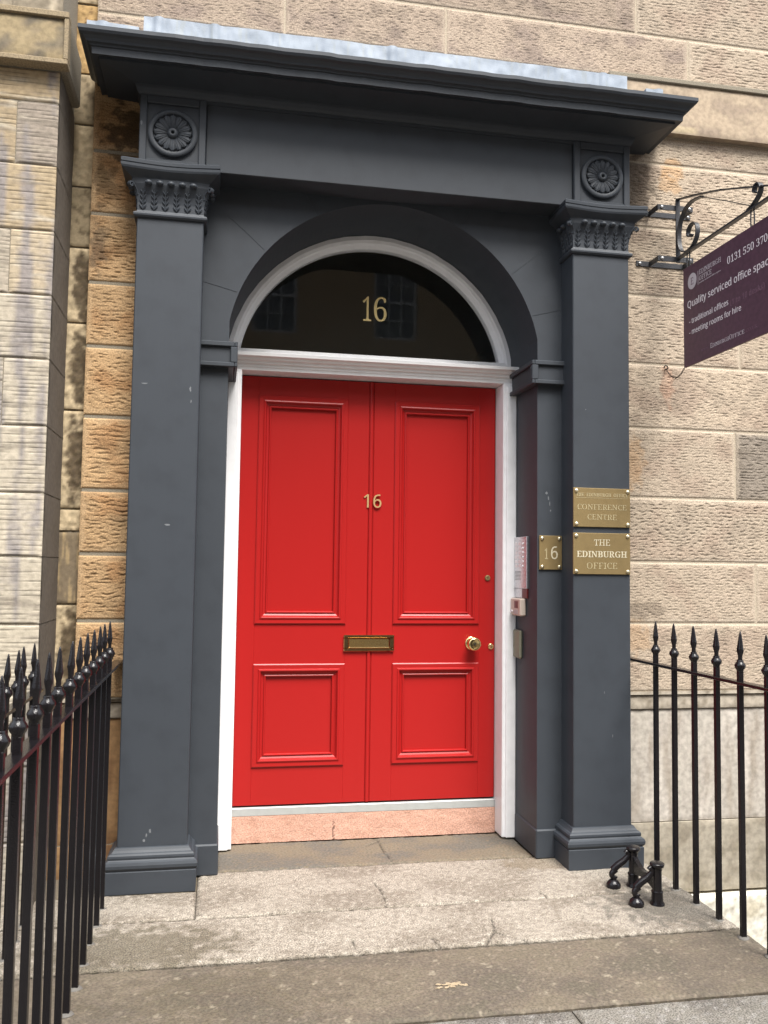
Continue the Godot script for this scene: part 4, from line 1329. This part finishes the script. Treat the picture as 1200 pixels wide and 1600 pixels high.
# ---------------------------------------------------------------- sign
func sign_and_bracket() -> void:
	var t := thing("sign_bracket", Vector3(1.436, 2.74, 0.0), "black wrought iron sign bracket with scrolls bolted to the stone wall", "bracket")
	var o := Vector3(1.436, 2.74, 0.0)
	var m: Material = M.iron_old
	# two stand-off brackets: wall strips with bolts, arms and front strip
	for e in [2.733, 2.993]:
		var sb := part("wall_bracket", t)
		var b := MB.new()
		b.box(Vector3(1.262, e - 0.0135, 0.001) - o, Vector3(1.560, e + 0.0135, 0.007) - o, 0.001)
		for xx in [1.334, 1.518]:
			b.box(Vector3(xx - 0.003, e - 0.0135, 0.0072) - o, Vector3(xx + 0.003, e + 0.0135, 0.100) - o, 0.001)
		b.box(Vector3(1.337, e - 0.0135, 0.094) - o, Vector3(1.515, e + 0.0135, 0.1005) - o, 0.001)
		put(b.mesh(), "strip", m, sb)
		for bp in [[1.28, 0.007], [1.545, 0.007], [1.352, 0.1005], [1.500, 0.1005]]:
			b = MB.new()
			b.lathe([[0.0085, 0.0], [0.0085, 0.004], [0.005, 0.0075], [0.0, 0.008]], 8, Transform3D(Basis(Vector3.RIGHT, PI / 2.0), Vector3(bp[0], e, bp[1]) - o))
			put(b.mesh(), "bolt", M.steel_bolt, sb)
	var w := Vector3(0.022, 0, 0)
	var at := func(z: float, y: float) -> Vector3:
		return Vector3(0, y, z) - Vector3(0, 2.74, 0)
	var b := MB.new()
	b.strap([at.call(0.104, 2.715), at.call(0.104, 3.036)], w, 0.007)
	put(b.mesh(), "upright", m, t)
	b = MB.new()
	b.strap([at.call(0.104, 3.036), at.call(0.30, 2.980), at.call(0.49, 2.919), at.call(0.83, 2.790), at.call(0.93, 2.748)], w * 0.8, 0.006)
	put(b.mesh(), "stay_bar", m, t)
	b = MB.new()
	b.strap([at.call(0.104, 2.735), at.call(1.05, 2.735)], w, 0.009)
	put(b.mesh(), "carrying_bar", m, t)
	b = MB.new()
	var pts := [[0.328, 2.957], [0.283, 2.966], [0.225, 2.970], [0.171, 2.952], [0.134, 2.915], [0.118, 2.868], [0.117, 2.815], [0.132, 2.772], [0.165, 2.748], [0.205, 2.742], [0.245, 2.752], [0.276, 2.780], [0.286, 2.815], [0.276, 2.845], [0.250, 2.860], [0.222, 2.856], [0.203, 2.838], [0.203, 2.815], [0.220, 2.804], [0.234, 2.812]]
	b.strap(smooth_path(pts, at), w, 0.006)
	put(b.mesh(), "scroll", m, t)
	b = MB.new()
	var pts2 := [[0.69, 2.741], [0.73, 2.752], [0.77, 2.776], [0.783, 2.806], [0.768, 2.828], [0.745, 2.826], [0.736, 2.806], [0.748, 2.795]]
	b.strap(smooth_path(pts2, at), w, 0.006)
	put(b.mesh(), "end_scroll", m, t)
	b = MB.new()
	b.tube([at.call(0.328, 2.955), at.call(0.53, 2.85), at.call(0.72, 2.748)], [0.0022], 6)
	put(b.mesh(), "tie_wire", m, t)
	# the hanging board
	t = thing("hanging_sign", Vector3(1.436, 2.17, 0.16), "dark purple hanging sign board with white office lettering", "sign")
	o = Vector3(1.436, 2.17, 0.16)
	b = MB.new()
	b.box(Vector3(1.430, 2.174, 0.161) - o, Vector3(1.442, 2.660, 1.10) - o, 0.001)
	put(b.mesh(), "board", M.purple, t)
	for z in [0.20, 0.72]:
		for dz in [-0.012, 0.012]:
			b = MB.new()
			b.tube([Vector3(1.436, 2.655, z + dz) - o, Vector3(1.436, 2.70, z + dz * 1.1) - o, Vector3(1.436, 2.738, z + dz * 0.8) - o], [0.003], 6)
			put(b.mesh(), "hanger", m, t)
	var bs := Basis(Vector3(0, 0, 1), Vector3(0, 1, 0), Vector3(-1, 0, 0))
	var sf := font("Droid Serif", 400)
	var nf := font("Droid Sans", 400)
	var nb := font("Droid Sans", 700)
	var lx := 1.4298
	var line := func(s: String, f: Font, cap: float, width: float, z: float, y: float, mm: Material) -> void:
		lettering(s, f, cap, width, Vector3(lx, y, z) - o, bs, 0.0005, mm, t)
	line.call("EDINBURGH", sf, 0.022, 0.182, 0.305, 2.588, M.sign_grey)
	line.call("OFFICE", sf, 0.022, 0.105, 0.305, 2.558, M.sign_grey)
	line.call("quality serviced office space", nf, 0.0065, 0.180, 0.305, 2.545, M.sign_grey)
	line.call("0131 550 3700", sf, 0.034, 0.318, 0.538, 2.556, M.sign_white)
	line.call("Quality serviced office space", nf, 0.034, 0.66, 0.200, 2.454, M.sign_white)
	line.call("- traditional offices", nf, 0.026, 0.328, 0.213, 2.373, M.sign_white)
	line.call("(1 to 10 desks)", nb, 0.026, 0.250, 0.556, 2.364, M.sign_faded)
	line.call("- meeting rooms for hire", nf, 0.026, 0.424, 0.213, 2.320, M.sign_white)
	line.call("E", sf, 0.022, 0.015, 0.394, 2.213, M.sign_grey)
	line.call("DINBURGH", sf, 0.017, 0.130, 0.412, 2.213, M.sign_grey)
	line.call("O", sf, 0.022, 0.020, 0.546, 2.213, M.sign_grey)
	line.call("FFICE", sf, 0.017, 0.088, 0.570, 2.213, M.sign_grey)
	line.call("www.", sf, 0.016, 0.070, 0.315, 2.215, M.sign_faded)
	line.call(".CO.UK", sf, 0.016, 0.088, 0.664, 2.213, M.sign_faded)
	b = MB.new()
	b.lathe([[0.0385, 0.0], [0.0385, 0.0006], [0.0, 0.0008]], 32, Transform3D(Basis(Vector3(0, 0, 1), PI / 2.0), Vector3(1.4299, 2.577, 0.243) - o))
	put(b.mesh(), "emblem", M.sign_grey, t)
	lettering("E", sf, 0.034, 0.024, Vector3(1.4290, 2.560, 0.231) - o, bs, 0.0005, M.sign_faded, t)
	b = MB.new()
	b.box(Vector3(1.4294, 2.542, 0.2935) - o, Vector3(1.4299, 2.609, 0.2965) - o, 0.0)
	put(b.mesh(), "divider", M.sign_grey, t)
	# the steadying chain between the wall and the board
	t = thing("steadying_chain", Vector3(1.39, 2.19, 0.01), "short rusty chain sagging from a wall hook to the purple sign", "chain")
	o = Vector3(1.39, 2.19, 0.01)
	b = MB.new()
	var ring := []
	for q in 11:
		var a := PI * 1.2 * q / 10.0 - 0.4
		ring.append(Vector3(1.412 + 0.010 * cos(a), 2.205 + 0.011 * sin(a), 0.020) - o)
	ring.push_front(Vector3(1.414, 2.200, -0.004) - o)
	b.tube(ring, [0.0032], 6)
	put(b.mesh(), "hook", M.rust, t)
	var p0 := Vector3(1.412, 2.200, 0.02)
	var p1 := Vector3(1.436, 2.190, 0.168)
	var n := 13
	b = MB.new()
	var lp := []
	for q in 13:
		var a := TAU * q / 12.0
		lp.append(Vector3(0.0075 * cos(a), 0.0035 * sin(a), 0))
	b.tube(lp, [0.0016], 5, false)
	var lm := b.mesh()
	for i in n:
		var u := (i + 0.5) / n
		var sag := func(k: float) -> Vector3:
			return p0.lerp(p1, k) + Vector3(0, -0.055 * 4.0 * k * (1.0 - k), 0)
		var d: Vector3 = (sag.call(u + 0.03) - sag.call(u - 0.03)).normalized()
		var side := d.cross(Vector3.UP).normalized()
		var l := put(lm, "link", M.rust, t)
		l.transform = Transform3D(Basis(d, d.cross(side) if i % 2 == 0 else side, side if i % 2 == 0 else -d.cross(side)).orthonormalized(), sag.call(u) - o)


func smooth_path(pts: Array, at: Callable) -> Array:
	var c := Curve3D.new()
	for i in pts.size():
		var p: Vector3 = at.call(pts[i][0], pts[i][1])
		var a: Vector3 = at.call(pts[maxi(i - 1, 0)][0], pts[maxi(i - 1, 0)][1])
		var z: Vector3 = at.call(pts[mini(i + 1, pts.size() - 1)][0], pts[mini(i + 1, pts.size() - 1)][1])
		c.add_point(p, -(z - a) / 6.0, (z - a) / 6.0)
	var out := []
	var n := pts.size() * 4
	for i in n + 1:
		out.append(c.samplef(float(i) / n * (pts.size() - 1)))
	return out


# ---------------------------------------------------------------- ground
func seg_dist(p: Vector2, a: Vector2, b: Vector2) -> float:
	return p.distance_to(Geometry2D.get_closest_point_to_segment(p, a, b))


func flag(parent: Node, x0: float, x1: float, z0: float, z1: float, y: float, kind: String, cracks: Array, cell := 0.008) -> void:
	var w := x1 - x0
	var h := z1 - z0
	var sd := rng.randf() * 300.0
	var hold := {"c": 1.0}
	var hf := func(x: float, yy: float) -> float:
		var wx := x0 + x
		var wz := z1 - yy
		var d := minf(minf(x, w - x), minf(yy, h - yy))
		var rag := 0.006 * n_b.get_noise_2d(wx * 22.0 + sd, wz * 22.0)
		var e := smoothstep(0.0, 0.012, d + rag)
		var cr := 1.0
		for k in cracks:
			for i in k.size() - 1:
				var q := Vector2(wx + 0.006 * n_b.get_noise_2d(wx * 30.0, wz * 30.0), wz)
				cr = minf(cr, smoothstep(0.001, 0.0055, seg_dist(q, k[i], k[i + 1])))
		hold.c = cr
		var r := 0.0016 * n_b.get_noise_2d(wx * 55.0 + sd, wz * 55.0) if kind == "rough" else 0.0004 * n_b.get_noise_2d(wx * 30.0, wz * 30.0)
		return -0.007 * (1.0 - e) - 0.007 * (1.0 - cr) + r + 0.003 * n_b.get_noise_2d(wx * 3.0 + sd, wz * 3.0)
	var cf := func(x: float, yy: float, _h: float) -> Color:
		var wx := x0 + x
		var wz := z1 - yy
		var p := n_c.get_noise_2d(wx * 2.2 + sd, wz * 2.8)
		var s := n_c.get_noise_2d(wx * 30.0 + sd, wz * 30.0)
		var c: Color
		if kind == "rough":
			c = S(204, 193, 177, 0.65).lerp(S(176, 164, 148, 0.65), smoothstep(-0.25, 0.4, p))
			c = c.lerp(S(220, 209, 193, 0.68), 0.8 * smoothstep(0.15, 0.5, s))
			c = c.lerp(S(140, 127, 112, 0.66), 0.5 * smoothstep(0.1, 0.45, -s))
		elif kind == "olive":
			c = S(138, 125, 108, 0.52).lerp(S(122, 111, 97, 0.52), smoothstep(-0.25, 0.4, p))
			c = c.lerp(S(164, 150, 131, 0.52), 0.6 * smoothstep(0.22, 0.5, s))
		elif kind == "grey":
			c = S(138, 126, 108, 0.66).lerp(S(122, 116, 106, 0.66), smoothstep(-0.2, 0.3, p))
			c = c.lerp(S(150, 132, 104, 0.66), 0.5 * smoothstep(0.1, 0.5, s))
		else:
			c = S(156, 150, 140, 0.66).lerp(S(130, 124, 116, 0.66), smoothstep(-0.2, 0.4, p))
			c = c.lerp(S(196, 192, 186, 0.66), 0.6 * smoothstep(0.1, 0.5, s))
		var d := minf(minf(x, w - x), minf(yy, h - yy))
		if kind == "rough":
			# trodden-in dirt at the two ends of the slabs, gritty and ragged
			c = c.lerp(S(122, 112, 92, 0.66), 0.75 * blob(wx, wz, -1.05, 0.72, 0.42, 0.22, 0.7))
			c = c.lerp(S(118, 112, 102, 0.66), 0.7 * blob(wx, wz, 1.12, 0.62, 0.38, 0.26, 0.7))
			c = c.lerp(S(150, 132, 104, 0.66), 0.5 * blob(wx, wz, 0.72, 0.05, 0.2, 0.12, 0.6))
		elif kind == "olive":
			c = c.lerp(S(110, 100, 80, 0.5), 0.5 * blob(wx, wz, -0.7, 1.1, 0.5, 0.2, 0.8))
			c = c.lerp(S(186, 174, 152, 0.6), 0.6 * smoothstep(0.42, 0.6, n_c.get_noise_2d(wx * 16.0 + 40.0, wz * 16.0)))
		c = c.lerp(S(84, 76, 60), 0.55 * (1.0 - smoothstep(0.0, 0.007, d + 0.008 * s)))
		return c.lerp(S(52, 46, 38), 0.8 * (1.0 - hold.c))
	put(relief(Vector3(x0, y, z1), Vector3.RIGHT, Vector3(0, 0, -1), w, h, cell, cell, 0.15, hf, cf), "flagstone", M.flat_slab if kind in ["olive", "grey"] else M.slab, parent)


func ground() -> void:
	var t := Node3D.new()
	t.name = "entrance_platform"
	add_child(t)
	structure(t)
	tag(t, "worn stone entrance platform of large cracked flagstones", "platform")
	var g := GROUND
	var j := 0.0015
	flag(t, -0.742, 0.742, -0.424, -0.034 - j, g, "grey", [[Vector2(0.03, -0.41), Vector2(0.052, -0.37), Vector2(0.045, -0.25), Vector2(0.052, -0.17), Vector2(0.062, -0.04)], [Vector2(0.052, -0.37), Vector2(-0.02, -0.30)]])
	flag(t, -0.820, 1.235, -0.034 + j, 0.476 - j, g, "rough", [[Vector2(-0.07, 0.20), Vector2(-0.058, 0.30), Vector2(-0.06, 0.37), Vector2(-0.066, 0.47)], [Vector2(0.60, 0.40), Vector2(0.62, 0.48)]])
	flag(t, -1.56, -0.822, 0.19, 0.476 - j, g + 0.002, "rough", [])
	flag(t, -1.56, -0.822, -0.26, 0.188, g + 0.001, "grey", [], 0.02)
	flag(t, -1.56, 1.235, 0.476 + j, 0.872 - j, g, "rough", [[Vector2(-0.252, 0.76), Vector2(-0.244, 0.86)], [Vector2(0.309, 0.66), Vector2(0.298, 0.73), Vector2(0.286, 0.774), Vector2(0.255, 0.82), Vector2(0.222, 0.875)], [Vector2(0.286, 0.774), Vector2(0.33, 0.83), Vector2(0.40, 0.875)], [Vector2(0.04, 0.80), Vector2(0.055, 0.875)]])
	flag(t, -1.56, 1.235, 0.872 + j, 1.345 - j, g - 0.005, "olive", [])
	var b := MB.new()
	b.box(Vector3(-1.56, -2.9, -0.45), Vector3(1.20, g - 0.06, 1.345), 0.0)
	put(b.mesh(), "platform_core", M.mortar_grey, t)
	# old paint smear on the slab
	b = MB.new()
	rng.seed = 5
	for i in 26:
		var c := Vector3(0.012 + rng.randf_range(-0.05, 0.055), g - 0.0035, 1.150 + rng.randf_range(-0.018, 0.018))
		var pts := []
		for k in 7:
			var a := TAU * k / 7.0
			pts.append(c + Vector3(cos(a) * rng.randf_range(0.004, 0.012), 0, sin(a) * rng.randf_range(0.002, 0.008)))
		c.y += 0.0018
		for k in 7:
			b.quad(c, pts[k], pts[(k + 1) % 7], c, Vector3.UP)
			b.tri(c, pts[k], pts[(k + 1) % 7], Vector3.UP, Vector3.UP, Vector3.UP)
	put(b.mesh(), "paint_smear", mat(S(226, 206, 174), 0.9), t)
	rng.seed = 16
	var pv := Node3D.new()
	pv.name = "pavement"
	add_child(pv)
	structure(pv)
	tag(pv, "grey speckled stone street pavement in front of the platform", "pavement")
	for k in [[-1.56, 0.35], [0.353, 2.2]]:
		flag(pv, k[0], k[1], 1.348, 2.15, g - 0.010, "granite", [], 0.014)
	for k in [[-30.0, -1.563], [2.203, 30.0]]:
		flag(pv, k[0], k[1], 2.0 if k[0] > 0.0 else 1.348, 2.15, g - 0.010, "granite", [], 0.5)
	flag(pv, -30.0, 30.0, 2.153, 4.6, g - 0.010, "granite", [], 0.5)
	b = MB.new()
	b.box(Vector3(-30, -0.5, 4.603), Vector3(30, g - 0.009, 4.75), 0.01)
	put(b.mesh(), "kerb", M.paving, pv)
	b = MB.new()
	b.box(Vector3(-120, -0.6, 4.75), Vector3(120, g - 0.13, 12.5), 0.0)
	var rd := put(b.mesh(), "road", M.asphalt)
	structure(rd)
	tag(rd, "grey asphalt street in front of the house", "road")
	b = MB.new()
	b.box(Vector3(-120, -0.6, 12.5), Vector3(120, g - 0.018, 200), 0.01)
	b.box(Vector3(-120, -3.2, -60.0), Vector3(120, -2.9, 4.6), 0.0)
	b.box(Vector3(1.25, -2.9, 2.05), Vector3(30, g - 0.05, 2.2), 0.0)
	var gd := put(b.mesh(), "ground", M.paving)
	structure(gd)
	tag(gd, "paved ground of the far side of the street and the basement area", "ground")


func street() -> void:
	# terraced house across the street, mirrored in the fanlight
	var t := thing("opposite_house", Vector3(0, GROUND, 16.0), "stone terraced house across the street mirrored in the fanlight glass", "house")
	var bw := MB.new()
	var win := []
	for r in [[1.0, 2.9], [4.5, 6.4], [7.0, 8.9]]:
		for k in range(-4, 7):
			win.append(Rect2(0.42 - 0.55 + k * 2.98, r[0], 1.10, r[1] - r[0]))
	var rows := [[-0.3, 1.0], [1.0, 2.9], [2.9, 4.5], [4.5, 6.4], [6.4, 7.0], [7.0, 8.9], [8.9, 11.0]]
	for r in rows:
		var xs := [-13.0]
		for w in win:
			if is_equal_approx(w.position.y, r[0]):
				xs.append(w.position.x)
				xs.append(w.end.x)
		xs.append(20.0)
		for k in range(0, xs.size(), 2):
			bw.box(Vector3(xs[k], r[0], 0.0), Vector3(xs[k + 1], r[1], 0.6), 0.0)
	bw.box(Vector3(-13, 6.55, -0.08), Vector3(20, 6.75, 0.001), 0.01)
	bw.box(Vector3(-13, 9.6, -0.10), Vector3(20, 9.8, 0.001), 0.01)
	bw.box(Vector3(-13, 10.7, -0.35), Vector3(20, 11.2, 0.001), 0.02)
	put(bw.mesh(), "wall", M.far_stone, t)
	var b := MB.new()
	var hw := 0.55
	for e in [[-hw, -hw + 0.07, 0.0, 1.9], [hw - 0.07, hw, 0.0, 1.9], [-hw + 0.07, hw - 0.07, 0.0, 0.08], [-hw + 0.07, hw - 0.07, 1.82, 1.9], [-hw + 0.07, hw - 0.07, 0.93, 0.99], [-0.17, -0.14, 0.08, 1.82], [0.14, 0.17, 0.08, 1.82], [-hw + 0.07, hw - 0.07, 0.49, 0.52], [-hw + 0.07, hw - 0.07, 1.39, 1.42]]:
		b.box(Vector3(e[0], e[2], 0.0), Vector3(e[1], e[3], 0.06), 0.004)
	var sash := b.mesh()
	b = MB.new()
	b.box(Vector3(-hw, 0.0, 0.065), Vector3(hw, 1.9, 0.08), 0.0)
	var pane := b.mesh()
	for w in win:
		var o := put(sash, "window", M.far_frame, t)
		o.position = Vector3(w.position.x + hw, w.position.y, 0.14)
		put(pane, "pane", M.far_glass, o)
